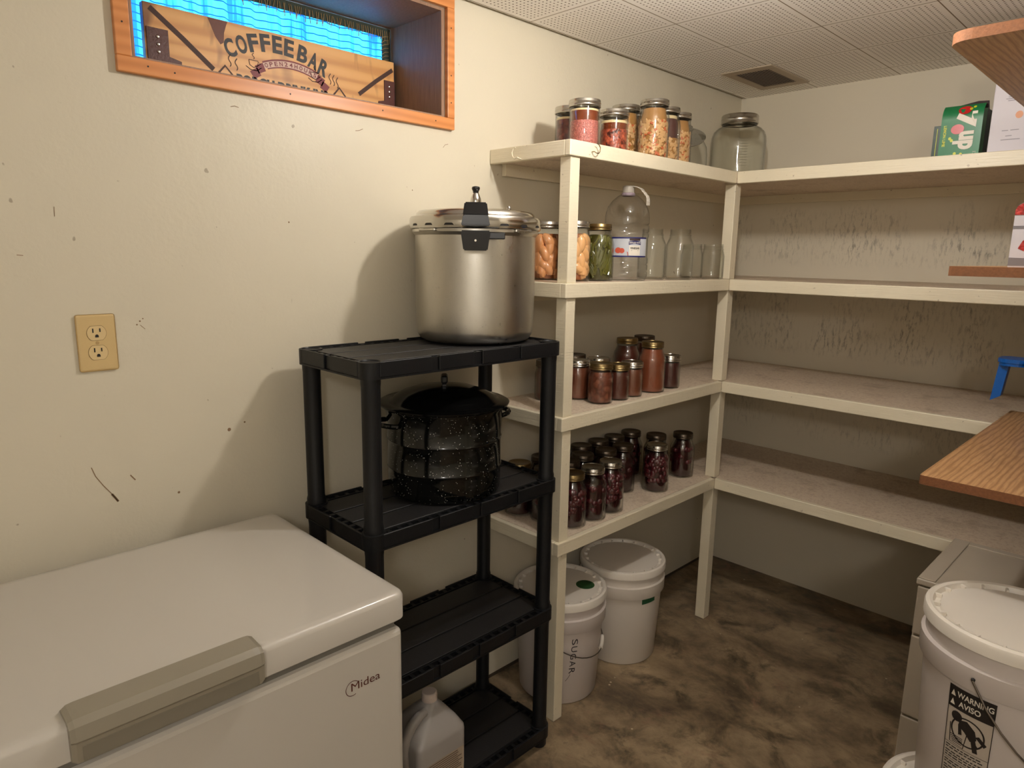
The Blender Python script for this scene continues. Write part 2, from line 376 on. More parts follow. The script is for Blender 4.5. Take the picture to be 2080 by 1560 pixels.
BEAN=mat('cooked_bean',(206,162,112),.35,var=.12,scale=60); SAUS=mat('orange_sausage_piece',(190,98,56),.4,var=.15,scale=60)
PEAR=mat('peach_flesh',(222,156,104),.3,var=.18,scale=30,coat=.3); SYRUP=mat('dark_syrup',(150,84,42),.3,var=.1); PEARL=mat('pale_peach_flesh',(232,178,122),.3,var=.1,scale=30,coat=.3)
GBEAN=mat('green_bean',(92,90,30),.35,var=.35,scale=40,coat=.3); BRINE=mat('olive_brine',(64,60,18),.3)
SAUCE=mat('brown_red_sauce',(112,62,42),.3,var=.14,scale=25,coat=.6); SAUCE2=mat('dark_red_sauce',(84,40,30),.3,var=.15,scale=25,coat=.6); SAUCE3=mat('tomato_juice',(128,68,44),.3,var=.08,scale=12,coat=.6); JAM=food('brown_apple_butter',(104,50,36),(140,84,62),60,.35)
BEETL=mat('beet_juice',(44,8,14),.15,var=.2,coat=.8); BEET=mat('beet_slice',(78,16,26),.3,var=.25,scale=40,coat=.5)

LIGHTW=mat('light_wall_paint',(236,230,216),.5,var=.02,scale=3)  # unseen walls get this lighter paint to bounce more light
# ------------------------------------------------------------------ setting
H=2.113; Z1,Z2,Z3,Z4=1.736,1.358,.978,.597; TK=.041; D=.313; DY=.5796; L=1.4875
RX=1.62       # pantry's right wall
def wallmb(*boxes):
    m=MB()
    for a,b in boxes: m.box(a,b)
    return m
WY0,WY1,WZ0,WZ1=-2.447,-1.658,1.800,2.080; WT=.27
struct(wallmb(((-WT,-4.6,-.0),(0,.0,WZ0)),((-WT,-4.6,WZ1),(0,.0,2.20)),((-WT,-4.6,WZ0),(0,WY0,WZ1)),((-WT,WY1,WZ0),(0,0,WZ1))).build('wall_left',WALL))
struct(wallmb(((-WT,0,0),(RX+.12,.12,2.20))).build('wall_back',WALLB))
struct(wallmb(((RX,-1.75,0),(RX+.12,0,2.20)),((RX+.12,-1.75,0),(3.1,-1.63,2.20))).build('wall_right',WALL))
struct(wallmb(((3.1,-4.6,0),(3.22,-1.63,2.20))).build('wall_far_right',LIGHTW))
struct(wallmb(((-WT,-4.72,0),(3.22,-4.6,2.20))).build('wall_front',LIGHTW))
struct(wallmb(((-WT,-4.72,-.1),(3.22,.12,0))).build('floor',FLOOR))
struct(wallmb(((.016,-4.6,H),(3.1,0,H+.015))).build('ceiling',CEIL))
struct(wallmb(((-WT,-4.72,2.20),(3.22,.12,2.26))).build('trim_1',mat('old_joist_wood',(70,52,38),.8)))
struct(wallmb(((0,-4.6,.0),(.0015,0,.012))).build('baseboard_left',mat('dark_wall_foot',(70,58,44),.8)))  # thin dark strip along the foot of the left wall
# window: liner, trim, sash, glass
w=MB().box((.0,WY0-.028,WZ0-.030),(.014,WY1+.025,WZ0),.002).box((.0,WY0-.028,WZ1),(.014,WY1+.025,WZ1+.026),.002).box((.0,WY0-.028,WZ0),(.014,WY0,WZ1),.002).box((.0,WY1,WZ0),(.014,WY1+.025,WZ1),.002)
win=struct(w.build('window_1',PINE))
w=MB()
for y,z in [(WY0-.014,1.86),(WY0-.014,1.97),(-2.42,1.787),(-2.37,1.784),(-2.12,1.785),(-1.87,1.787),(-1.70,1.786),(WY1+.012,1.84),(WY1+.012,1.91),(WY1+.012,2.03)]:
    w.cyl((.0138,y,z),(.0146,y,z),.0018,seg=8)
w.build('nail',DARK,win)
w=MB().box((-.262,WY1-.010,WZ0+.0005),(-.001,WY1-.0005,WZ1-.0005)); w.build('recess_panel',PANEL,win,label='rough grey-brown side board of the recess')
w=MB().box((-.262,WY0+.0005,WZ0+.0005),(-.001,WY0+.010,WZ1-.0005)); w.build('recess_panel',PANEL,win)
w=MB().box((-.262,WY0+.010,WZ1-.008),(-.001,WY1-.010,WZ1-.0005)); w.build('recess_panel',PANEL,win)
w=MB().box((-.262,WY0+.010,WZ0+.0005),(-.001,WY1-.010,WZ0+.006)); w.build('window_sill',PANEL,win)
w=MB().box((-.268,WY0+.01,WZ0),(-.255,WY0+.03,WZ1-.006)).box((-.268,WY1-.02,WZ0),(-.255,WY1-.008,WZ1-.006)).box((-.268,WY0+.01,WZ0+.004),(-.255,WY1-.01,WZ0+.03)).box((-.268,WY0+.01,WZ1-.02),(-.255,WY1-.01,WZ1-.006))
w.build('window_frame',mat('dark_green_frame',(44,54,44),.6),win)
MB().box((-.266,WY0+.03,WZ0+.03),(-.263,WY1-.02,WZ1-.02)).build('glass_pane',PANEG,win)
# curtain
g=NG('thin_blue_curtain'); m_=g.m; n=g.n; l=g.l
ln=g.wave(g.map((1,.35,1)),17.5,1.1,2,1.2,'Z'); thread=g.ramp(ln,[(.0,K(1)),(.035,K(.85)),(.11,K(0))])
c=g.mix(thread,(84,206,250),(20,66,110)); c=g.mix(g.ramp(g.noise(g.map((.5,26,1.6),rot=(.12,0,0)),1.1,3,.6),[(.50,K(0)),(.60,K(.85))]),c,(34,92,200))
tr=n.new('ShaderNodeBsdfTranslucent'); l.new(c,tr.inputs[0]); df=n.new('ShaderNodeBsdfDiffuse'); l.new(c,df.inputs[0]); mx=n.new('ShaderNodeMixShader'); mx.inputs[0].default_value=.2; l.new(tr.outputs[0],mx.inputs[1]); l.new(df.outputs[0],mx.inputs[2]); l.new(mx.outputs[0],n['Material Output'].inputs[0])
def cur(u,v):
    y=WY0+.012+(WY1-WY0-.030)*u; z=WZ0+.010+(WZ1-WZ0-.03)*v
    return (-.247+.0045*math.sin(u*61+1.2*math.sin(v*2+u*9))+.003*math.sin(u*137+v*1.5)+.002*math.sin(u*23),y,z)
tag(MB().grid(cur,260,6).build('window_curtain',m_,normals=False),'thin blue translucent curtain glowing with daylight behind the coffee bar sign','curtain')
cv=thing('valance','dark green valance with frayed jute fringe along the window top and right side','valance',(-.236,WY1-.02,WZ1-.05))
o=(.236,-(WY1-.02),-(WZ1-.05))
P=lambda x,y,z:(x+o[0],y+o[1],z+o[2])
gm=mat('dark_green_cloth',(52,60,50),.8,var=.3,scale=80,bump=.4,bscale=200)
MB().box(P(-.238,WY0+.014,WZ1-.034),P(-.233,WY1-.014,WZ1-.010),.001).build('header_cloth',gm,cv)
MB().box(P(-.240,WY1-.040,WZ0+.004),P(-.235,WY1-.012,WZ1-.032),.001).build('side_cloth',gm,cv)
w=MB()
for i in range(96):
    y=WY0+.03+(WY1-WY0-.05)*i/95+random.uniform(-.003,.003); ln_=random.uniform(.018,.034); dx=random.uniform(-.006,.006)
    w.tube([P(-.2315,y,WZ1-.018),P(-.230,y+dx*.5,WZ1-.018-ln_*.5),P(-.231,y+dx,WZ1-.018-ln_)],.0010,4)
for i in range(20):
    z=WZ0+.05+.2*i/19; w.tube([P(-.2335,WY1-.020,z),P(-.231,WY1-.034,z-.003),P(-.232,WY1-.045-random.random()*.006,z-.012)],.0009,4)
w.build('jute_fringe',mat('jute',(150,124,84),.9),cv,kind='stuff')

# ceiling vent
v=thing('ceiling_vent','square louvred ceiling vent grille near the room corner','vent',(.247,-.29,H))
MB().box((-.098,-.165,-.006),(.098,-.12,-.0002),.002).box((-.098,.12,-.006),(.098,.165,-.0002),.002).box((-.098,-.12,-.006),(-.065,.12,-.0002),.002).box((.065,-.12,-.006),(.098,.12,-.0002),.002).build('frame',mat('vent_paint',(176,160,138),.5),v)
MB().box((-.066,-.121,-.0015),(.066,.121,-.0004)).build('backing',mat('vent_dark',(58,48,42),.7),v)
for i in range(13):
    x=-.060+.010*i
    MB().box((x-.0035,-.12,-.006),(x-.0020+.004,.12,-.0045),rot=Matrix.Rotation(.5,3,'Y')).build('slat',mat('slat_paint',(150,134,118),.5),v)
# bare bulb lampholder
lamp=thing('ceiling_lamp','bare bulb in a white porcelain ceiling holder, above the frame','lamp',(.85,-1.62,H))
MB().lathe([(0,0),(.055,0),(.055,-.012),(.035,-.025),(.024,-.036),(.024,-.065),(0,-.065)]).build('holder',mat('porcelain',(230,226,214),.2),lamp)
bm_=bpy.data.materials.new('bulb_glow'); bm_.use_nodes=True; n=bm_.node_tree.nodes; n.clear(); e=n.new('ShaderNodeEmission'); e.inputs[0].default_value=(1.0,.95,.89,1); e.inputs[1].default_value=BULB_STRENGTH; oo=n.new('ShaderNodeOutputMaterial'); bm_.node_tree.links.new(e.outputs[0],oo.inputs[0])
MB().lathe([(0,-.158),(.012,-.156),(.022,-.147),(.027,-.134),(.027,-.124),(.022,-.107),(.014,-.090),(.0125,-.064)],seg=20).build('bulb',bm_,lamp)
# made-up lampholder dressing the added fill light behind the camera
l2=thing('ceiling_lamp','added white lampholder above the unseen fill light behind the camera','lamp',(2.35,-3.7,H))
MB().lathe([(0,0),(.055,0),(.055,-.012),(.035,-.025),(.024,-.036),(.024,-.055),(0,-.055)]).build('holder',MATS['porcelain'],l2)

# outlet
ot=thing('wall_outlet','ivory duplex electrical outlet with rounded plate on the left wall','outlet',(0.0005,-2.5875+.035,1.1897+.057))
MB().box((0,-.035,-.057),(.0055,.035,.057),.0045,3).build('cover_plate',IVORY,ot)
fr=lambda u,v,w=0:(.0055+w,u,v)
for zc in (.0195,-.0195):
    poly=[(.0170*math.cos(a),.0170*math.sin(a)) for a in [2*PI*k/40 for k in range(40)]]; poly=[(a,max(-.0142,min(.0142,b))+zc) for a,b in poly]
    MB().prism([(a*1.04,(b-zc)*1.04+zc) for a,b in poly],-.0004,.0003,fr).build('face_seam',mat('seam_brown',(110,84,44),.6),ot)
    f=MB().prism(poly,-.0004,.0010,fr).build('socket',IVORY2,ot)
    s_=MB().prism([(-.0075,.001+zc),(-.0052,.001+zc),(-.0052,.0095+zc),(-.0075,.0095+zc)],.0009,.0013,fr).prism([(.0050,.002+zc),(.0072,.002+zc),(.0072,.0092+zc),(.0050,.0092+zc)],.0009,.0013,fr)
    s_.prism([(-.0032,-.0085+zc),(.0032,-.0085+zc),(.0032,-.0055+zc),(.0022,-.0032+zc),(0,-.0024+zc),(-.0022,-.0032+zc),(-.0032,-.0055+zc)],.0009,.0013,fr).build('slots',DARK,f)
MB().cyl((.0052,0,0),(.0064,0,0),.0032,seg=14).build('screw',mat('screw_ivory',(180,150,100),.4),ot)
MARKS=[([(-2.584,.992),(-2.578,.972),(-2.566,.950),(-2.553,.930),(-2.541,.909)],.0016),([(-2.552,.928),(-2.546,.918),(-2.541,.909)],.0045),([(-2.254,1.739),(-2.245,1.742),(-2.236,1.740)],.0013),([(-1.943,1.730),(-1.932,1.732),(-1.921,1.737)],.0013),([(-1.664,1.722),(-1.657,1.730),(-1.646,1.733)],.0012),([(-2.514,.961),(-2.505,.948)],.0025),([(-2.601,1.508),(-2.602,1.49)],.0010),([(-2.47,1.277),(-2.461,1.268)],.0010),([(-2.668,1.418),(-2.658,1.417)],.0012)]
# small wall blemishes (chips with a shape of their own)
w=MB()
for y,z,r in [(-2.300,1.024,.0042),(-2.263,1.036,.0022),(-2.470,1.285,.0018),(-2.464,1.290,.0014),(-2.476,1.278,.0016),(-2.13,1.50,.002),(-1.77,1.60,.0016),(-2.42,.90,.0028)]:
    w.lathe([(0,0),(r,0),(r*.8,.0006),(0,.0006)],(.0002,y,z),10,Matrix.Rotation(PI/2,3,'Y'))
wf=lambda u,v:Vector((.0006,u,v))
for pts,ww in MARKS: w.stroke(pts,ww,wf)
tag(w.build('wall_chip',mat('chip_brown',(136,108,80),.8)),'tiny brown chips and nail holes in the left wall paint','wall marks')['kind']='stuff'

# ------------------------------------------------------------------ built-in shelving
sh=thing('wooden_shelving','cream painted L-shaped wooden corner shelving with four levels and square posts','shelving')
for k,z in enumerate((Z1,Z2,Z3,Z4)):
    lb=MB().box((.001,-L+.018,z-.036),(D-.019,-.001,z-.0005)).build('shelf_board',SHTOP,sh)
    m=MB(); m.box((D-.019,-L,z-TK),(D,-DY,z),.0025); m.box((.001,-L,z-TK),(D-.019,-L+.018,z),.0025); m.build('edge_strip',CREAM,lb)
    rb=MB().box((D-.019,-DY+.019,z-.036),(RX-.001,-.001,z-.0008)).build('shelf_board',SHTOP,sh)
    MB().box((D-.0005,-DY,z-TK),(RX-.001,-DY+.019,z),.0025).build('edge_strip',CREAM,rb)
    MB().box((.001,-L+.05,z-.036-.035 if k else z-.071),(.019,-.02,z-.0365)).build('cleat',CREAM,sh)
    MB().box((.02,-.019,z-.036-.035),(RX-.002,-.001,z-.0365)).build('cleat',CREAM,sh)
tops=[(Z4-TK,0.0005),(Z3-TK,Z4),(Z2-TK,Z3),(Z1-TK,Z2)]
for hi,lo in tops:
    MB().box((.267,-1.474,lo),(.305,-1.436,hi),.002).build('post',CREAM,sh)
    MB().box((.266,-.572,lo),(.306,-.532,hi),.002).build('post',CREAM,sh)
# cup hooks on the top shelf edge
def hook(P0,N,T):
    P0,N,T=Vector(P0),Vector(N),Vector(T); up=Vector((0,0,1)); pts=[P0,P0+N*.010]
    for a in range(0,250,20):
        t=math.radians(a); pts.append(P0+N*.010+T*(.009*math.sin(t))+up*(-.009+.009*math.cos(t))*-1+N*.002*math.sin(t))
    return pts
hk=MB().tube([(.13,-L,1.700),(.13,-L-.008,1.7005),(.128,-L-.012,1.703),(.117,-L-.013,1.700),(.108,-L-.012,1.707),(.105,-L-.012,1.717),(.110,-L-.011,1.727),(.118,-L-.010,1.730)],.0018,8).build('cup_hook',CREAM,sh,label='painted open hook on the shelf end facing the rack')
hk=MB().tube([(D,-1.398,1.712),(D+.010,-1.398,1.712),(D+.013,-1.396,1.709),(D+.013,-1.385,1.708),(D+.012,-1.377,1.714),(D+.012,-1.376,1.724),(D+.012,-1.383,1.732),(D+.012,-1.391,1.733)],.0014,8).build('cup_hook',mat('bare_hook',(150,130,100),.35,1),sh,label='open metal hook on the long shelf edge')

# ------------------------------------------------------------------ jars
JAR={ # body radius, total height, neck radius, shoulder start, shoulder end
 'quart':(.047,.172,.0355,.112,.147),'wide_quart':(.0485,.176,.0425,.118,.152),'pint':(.0405,.127,.0355,.080,.104),
 'wide_pint':(.0430,.125,.0425,.104,.106),'small_pint':(.0365,.116,.0345,.078,.096)}
def prof_glass(k,inset=0,top=None):
    R,Hh,N,s0,s1=JAR[k]; R-=inset;N-=inset
    p=[(0,.003+inset),(R*.80,.002+inset),(R*.90,inset),(R*.97,.003+inset),(R,.009+inset),(R,s0)]
    for i in range(1,7):
        t=i/6; p.append((R+(N-R)*(t*t*(3-2*t)),s0+(s1-s0)*t))
    p+=[(N+.0012,s1+.001),(N+.0012,s1+.003),(N-.0012,s1+.0045)]
    zz=s1+.007
    while zz<Hh-.008 and inset==0: p+=[(N-.0012,zz),(N+.0002,zz+.0012),(N-.0012,zz+.0024)]; zz+=.0045
    p+=[(N-.0015,Hh-.005)]
    return p
def glass_mb(k):
    R,Hh,N,s0,s1=JAR[k]; a=prof_glass(k); b=[(r if r==0 else max(r-.0025,0),z+(.004 if z<.01 else 0)) for r,z in a][::-1]
    return MB().lathe(a+[(N-.0015,Hh-.003),(N-.0035,Hh-.003)]+b[0:],seg=36)
def lid_parts(k,colour,root):
    R,Hh,N,s0,s1=JAR[k]; B=N+.0022; z0=Hh-.019
    lidm=MB().lathe([(B-.002,z0),(B,z0),(B+.0008,z0+.0015),(B-.0002,z0+.003),(B-.0002,z0+.006),(B+.0006,z0+.0075),(B-.0002,z0+.009),(B+.0006,z0+.0105),(B-.0002,z0+.012),(B-.0002,Hh-.002),(B-.001,Hh-.0004),(B-.0045,Hh),(B-.0050,Hh-.001)],seg=36).build('screw_band',colour,root)
    MB().lathe([(B-.003,Hh-.003),(B-.003,Hh-.0012),(B-.009,Hh-.0010),(B-.011,Hh-.0018),(0,Hh-.0018)],seg=32).build('lid_disc',colour,root)
def inner(k,ins,mats_levels,root,extra=None):
    """stacked fills: list of (z_top, material)"""
    R,Hh,N,s0,s1=JAR[k]
    def rad(z):
        pr=prof_glass(k,.0032)
        for (r1,z1),(r2,z2) in zip(pr[2:],pr[3:]):
            if z1<=z<=z2 and z2>z1: return r1+(r2-r1)*(z-z1)/(z2-z1)
        return R-.0032
    m=MB(); z=.0045; mats=[]; R2=rad; rad=lambda q:R2(q)-ins
    for i,(zt,mm) in enumerate(mats_levels):
        m.mi=i; mats.append(mm); p=[(0,z)] if i==0 else [(rad(max(z,.012)),z)]
        if i==0: p.append((rad(.013)*.93,z))
        nst=10
        for q in range(1,nst+1):
            zz=z+(zt-z)*q/nst; p.append((rad(max(zz,.012)),zz))
        if i==len(mats_levels)-1: p.append((0,zt))
        m.lathe(p,seg=32); z=zt
    return m.build('contents',mats,root),R2
def make_jar(kind,label,band=SILV,levels=(),extra=None,group=None,loc=(0,0,0),rz=0,ins=.0045):
    t=thing('canning_jar',label,'jar',loc,rz,group)
    glass_mb(kind).build('glass_body',GLASS,t,normals=True)
    if band: lid_parts(kind,band,t)
    if levels:
        c_,rad=inner(kind,ins if extra else 0,levels,t)
        if extra: extra(t,c_,rad)
    return t
def beans(nb,z1,pieces=0):
    def f(t,c_,rad):
        m=MB(); m2=MB(); rnd=random.Random(nb)
        for i in range(nb):
            a=rnd.uniform(0,2*PI); z=rnd.uniform(.010,z1); r=rad(max(z,.013))-.0030
            q=Matrix.Rotation(a,3,'Z')@Matrix.Rotation(rnd.uniform(-1.5,1.5),3,'X')
            tgt=m2 if (i%9==0 and pieces) else m
            tgt.ell((r*math.cos(a),r*math.sin(a),z),(.0030,.0066+rnd.random()*.0018,.0046),q,1)
        m.build('beans',BEAN,t,kind='stuff')
        if pieces: m2.build('sausage_pieces',SAUS,t,kind='stuff')
        else: m2.bm.free()
    return f
def rods(n_,z1):
    def f(t,c_,rad):
        m=MB(); rnd=random.Random(5)
        for i in range(n_):
            a=rnd.uniform(0,2*PI); z=rnd.uniform(.020,z1-.012); tilt=rnd.choice([rnd.uniform(.1,.8),rnd.uniform(-.6,.3)]); Lh=rnd.uniform(.012,.024); pts=[]
            for q in range(5):
                s_=-1+q*.5; zz=min(max(z+Lh*s_*math.cos(tilt),.010),z1); aa=a+Lh*s_*math.sin(tilt)/.042+.05*(1-s_*s_); r=rad(max(zz,.013))-.0036
                pts.append((r*math.cos(aa),r*math.sin(aa),zz))
            m.tube(pts,.0040,7)
        m.build('beans',GBEAN,t,label='olive green pickled bean pods',kind='stuff')
    return f
def crescents(n_,z1,mm):
    def f(t,c_,rad):
        m=MB(); rnd=random.Random(11)
        for i in range(n_):
            a=2*PI*i*.382+rnd.uniform(-.3,.3); z=.022+(z1-.045)*(i/(n_-1)); tilt=rnd.uniform(-1.1,.5); Lh=.030; pts=[];rr=[]
            for q in range(9):
                s_=-1+q*.25; zz=min(max(z+Lh*s_*math.cos(tilt),.016),z1-.008); aa=a+Lh*s_*math.sin(tilt)/.04+.28*(1-s_*s_); r=rad(max(zz,.013))-.0126
                pts.append((r*math.cos(aa),r*math.sin(aa),zz)); rr.append(.0155*math.sqrt(max(.03,1-s_*s_*.94)))
            m.tube(pts,rr,12)
        m.build('peach_slices',mm,t,kind='stuff')
    return f
def balls(n_,z0,z1):
    def f(t,c_,rad):
        m=MB(); rnd=random.Random(3)
        for i in range(n_):
            a=rnd.uniform(0,2*PI); z=rnd.uniform(z0,z1); r=rad(max(z,.013))-.0095; q=Matrix.Rotation(rnd.uniform(0,3),3,'X')@Matrix.Rotation(rnd.uniform(0,3),3,'Y')
            m.ell((r*math.cos(a),r*math.sin(a),z),(.0118,.0105,.0095),q,2)
        m.build('beet_pieces',BEET,t,kind='stuff')
    return f
GT='jars on the top shelf'
make_jar('wide_pint','pint jar of dark purplish meat, silver lid, leftmost on the top shelf',SILV,[(.088,MEATV),(.094,FAT)],loc=(.150,-1.305,Z1),group=GT)
make_jar('wide_pint','jar of finely ground pink meat under brown broth, nearest the shelf corner',SILV,[(.068,MEATP),(.094,BROTH),(.099,FAT)],loc=(.243,-1.350,Z1),group=GT)
make_jar('wide_pint','short silver-lidded jar of red meat chunks under broth, between pink meat and bean jars',SILV,[(.068,MEATR),(.086,BROTH),(.093,FAT)],loc=(.222,-1.186,Z1),group=GT,rz=1)
jb=make_jar('wide_quart','quart jar of beans with orange sausage bits, partly behind the red meat jar',SILV,[(.150,AMBER)],beans(520,.112,1),loc=(.135,-1.012,Z1),group=GT)
dup(jb,(.249,-1.018,Z1),2.0,'biggest bean jar on the top shelf, amber broth above pale beans')
make_jar('wide_quart','bean jar with a dark purple-brown upper half, right of the biggest bean jar',SILV,[(.080,AMBER),(.140,mat('purple_brown_broth',(84,50,46),.3,var=.15,coat=.4)),(.150,FAT)],beans(230,.076),loc=(.213,-.897,Z1),group=GT)
dup(jb,(.194,-.795,Z1),4.1,'rightmost filled jar on the top shelf, narrow view of beans in amber broth')
dup(jb,(.100,-.905,Z1),.7,'bean jar almost hidden behind the biggest bean jar, only its lid edge showing')
# shelf 2
make_jar('wide_quart','jar of orange peach slices just left of the front post, beside the pressure canner',SILV,[(.140,SYRUP)],crescents(40,.140,PEAR),loc=(.085,-1.325,Z2),ins=.012,group='filled jars on the second shelf')
make_jar('wide_quart','jar of pale peach slices half hidden behind the front post',SILV,[(.140,SYRUP)],crescents(40,.140,PEARL),loc=(.188,-1.311,Z2),rz=1.2,ins=.012,group='filled jars on the second shelf')
make_jar('quart','gold-lidded jar packed with olive green beans next to the vinegar jug',GOLD,[(.140,BRINE)],rods(230,.138),loc=(.203,-1.212,Z2),group='filled jars on the second shelf')
GE='empty open glass jars on the second shelf'
eq=make_jar('quart','tall empty glass jar touching the vinegar jug side',None,loc=(.196,-.913,Z2),group=GE)
dup(eq,(.256,-.836,Z2),0,'tall empty glass jar, right one of the two tall ones')
ep=make_jar('pint','short empty glass jar standing right after the tall empty jars',None,loc=(.192,-.648,Z2),group=GE)
dup(ep,(.262,-.620,Z2),0,'short empty glass jar closest to the inner corner post')
# shelf 3
G3='jars of brown and red preserves on the third shelf'
jp=make_jar('pint','pint of red-brown sauce with a silver lid touching the front post',SILV,[(.104,SAUCE)],loc=(.151,-1.230,Z3),group=G3)
j0=make_jar('pint','dark red preserve jar left of the front post, behind the black rack post',DULL,[(.104,SAUCE2)],loc=(.099,-1.318,Z3),group=G3)
dup(j0,(.066,-1.146,Z3),1,'dark-lidded pint at the back, above the jar touching the post')
j=make_jar('pint','gold-lidded pint of mottled brown apple butter, nearest the front edge',GOLD,[(.100,JAM)],loc=(.242,-1.226,Z3),group=G3)
dup(jp,(.166,-1.142,Z3),2,'silver-lidded pint peeking out behind the gold-lidded apple butter jar')
j=make_jar('small_pint','narrow gold-lidded jar of dark red sauce, right of the apple butter jar',GOLD,[(.092,SAUCE2)],loc=(.247,-1.140,Z3),group=G3)
js=make_jar('small_pint','narrow silver-lidded jar of brown sauce just in front of the tall sauce jar',SILV,[(.092,SAUCE)],loc=(.243,-1.060,Z3),group=G3)
jq=make_jar('quart','tall quart of orange-brown tomato juice in front of the other tall jars',GOLD,[(.148,SAUCE3)],loc=(.240,-.942,Z3),group=G3)
jd=make_jar('quart','tall dark quart with brass lid, back left of the tomato juice jar',GOLD,[(.146,SAUCE2)],loc=(.122,-.926,Z3),group=G3)
make_jar('quart','tall quart with a dull lid directly behind the tomato juice jar',DULL,[(.146,SAUCE2)],loc=(.116,-.812,Z3),group=G3)
make_jar('small_pint','dark purple-brown small jar, rightmost on the third shelf',SILV,[(.090,mat('dark_plum_jam',(70,34,30),.35,var=.3,scale=50,coat=.4))],loc=(.243,-.832,Z3),group=G3)
# shelf 4: beets
G4='quart jars of beets on the fourth shelf'
BL=[(.146,BEETL)]
b0=make_jar('quart','gold-lidded beet jar touching the front post on the lowest shelf',GOLD,BL,balls(90,.05,.118),loc=(.235,-1.338,Z4),group=G4)
b1=make_jar('quart','silver-lidded beet jar, second from the front post',SILV,[(.120,BEETL)],balls(26,.03,.108),loc=(.239,-1.242,Z4),group=G4)
b2=make_jar('quart','beet jar with bright red slices, third from the front post',SILV,BL,balls(120,.04,.128),loc=(.237,-1.146,Z4),group=G4)
dk=make_jar('quart','dark-lidded beet jar standing alone behind the third jar from the post',DULL,BL,balls(20,.06,.118),loc=(.146,-.955,Z4),group=G4)
dup(b2,(.226,-.856,Z4),1.3,'beet jar with silver lid standing forward, left of the last one')
b6=dup(dk,(.199,-.639,Z4),2,'last beet jar on the right, nearest the inner corner post')
dup(dk,(.143,-.738,Z4),3,'beet jar right behind the forward silver-lidded jar')
for p,rz,lb in [((.050,-.772),.4,'back row beet jar against the wall, farthest right of that row'),((.050,-.975),1.4,'back row beet jar, third from the right in that row'),((.050,-.879),2.4,'back row beet jar, second from the right in that row'),
    ((.143,-1.051),3.1,'middle row beet jar directly behind the bright red one'),((.124,-1.154),4.0,'middle row beet jar directly behind the second jar from the post'),((.050,-1.073),4.6,'back row beet jar, fourth from the right in that row'),
    ((.142,-1.249),5.2,'middle row beet jar peeking beside the front post'),((.0485,-1.277),.8,'back row beet jar hidden behind the rack corner post'),((.143,-1.363),2.9,'beet jar squeezed between rack post and shelf post')]:
    dup(dk,(p[0],p[1],Z4),rz,lb)
make_jar('quart','gold-lidded beet jar seen left of the rack post, at the shelf end',GOLD,BL,balls(20,.06,.118),loc=(.0485,-1.386,Z4),group=G4)

# gallon jar with metal lid
t=thing('gallon_jar','large empty glass storage jar with metal screw lid in the top shelf corner','jar',(.150,-.285,Z1))
R=.105
a=[(0,.004),(R*.8,.003),(R*.93,0),(R*.985,.010),(R,.03),(R,.150),(R*.985,.168),(R*.92,.186),(R*.80,.199),(.070,.206),(.067,.210),(.067,.236)]
MB().lathe(a+[(.063,.236)]+[(max(0,r-.004),z+(.006 if z<.02 else 0)) for r,z in a][::-1][0:],seg=48).build('glass_body',GLASS,t)
MB().lathe([(.068,.216),(.071,.217),(.072,.220),(.0705,.223),(.0705,.231),(.072,.234),(.0705,.237),(.0705,.246),(.068,.250),(.060,.251),(0,.250)],seg=48).build('screw_lid',SILV,t)
w=MB(); cm=cylmap((0,0,0),R,math.atan2(-2.63,1.40)+.18,.001)
for i in range(11):
    z=.05+.010*i; w.box((-.0001,-.0001,-.0001),(.0001,.0001,.0001)) if False else None
    w.tube([cm(-.016+.032*q/6,z) for q in range(7)],.0007,4)
w.build('embossed_scale',GLASS,t)
# cookie jar with slanted mouth and glass lid
t=thing('candy_jar','glass candy jar with tilted round knobbed glass lid behind the jars','jar',(.088,-.560,Z1))
rot=Matrix.Rotation(math.radians(-38),3,'Y')
ax=Matrix.Rotation(math.atan2(-2.2,1.45),3,'Z')
def slant(mp,seg=40):
    m=MB(); rings=[]
    for (r,z,tl,off) in mp:
        ring=[]
        for k in range(seg):
            a_=2*PI*k/seg; p=Vector((r*math.cos(a_),r*math.sin(a_),0)); p=Matrix.Rotation(tl,3,'Y')@p+Vector((off,0,z)); ring.append(m.bm.verts.new(ax@p))
        rings.append(ring)
    for A_,B_ in zip(rings,rings[1:]):
        for k in range(seg):
            f=m.bm.faces.new((A_[k],A_[(k+1)%seg],B_[(k+1)%seg],B_[k])); f.smooth=True
    return m
slant([(.001,.004,0,0),(.062,.002,0,0),(.072,.010,0,0),(.076,.04,0,0),(.076,.075,.15,0),(.072,.104,.40,.004),(.060,.122,.62,.016),(.058,.128,.66,.020)]).build('glass_body',GLASS,t)
m=MB(); mt=(ax@Matrix.Rotation(.66,3,'Y')).to_4x4()
m.lathe([(0,.0),(.052,0),(.064,.004),(.066,.008),(.062,.012),(.052,.018),(.035,.024),(.014,.026),(.009,.030),(.010,.036),(.016,.042),(.016,.048),(.010,.053),(0,.054)],(0,0,0),40,mt.to_3x3())
m.build('glass_lid',glass('thick_glass',(.80,.82,.81),1.6,.05,.3,.34),t,tuple(ax@Vector((.023,0,.131))))

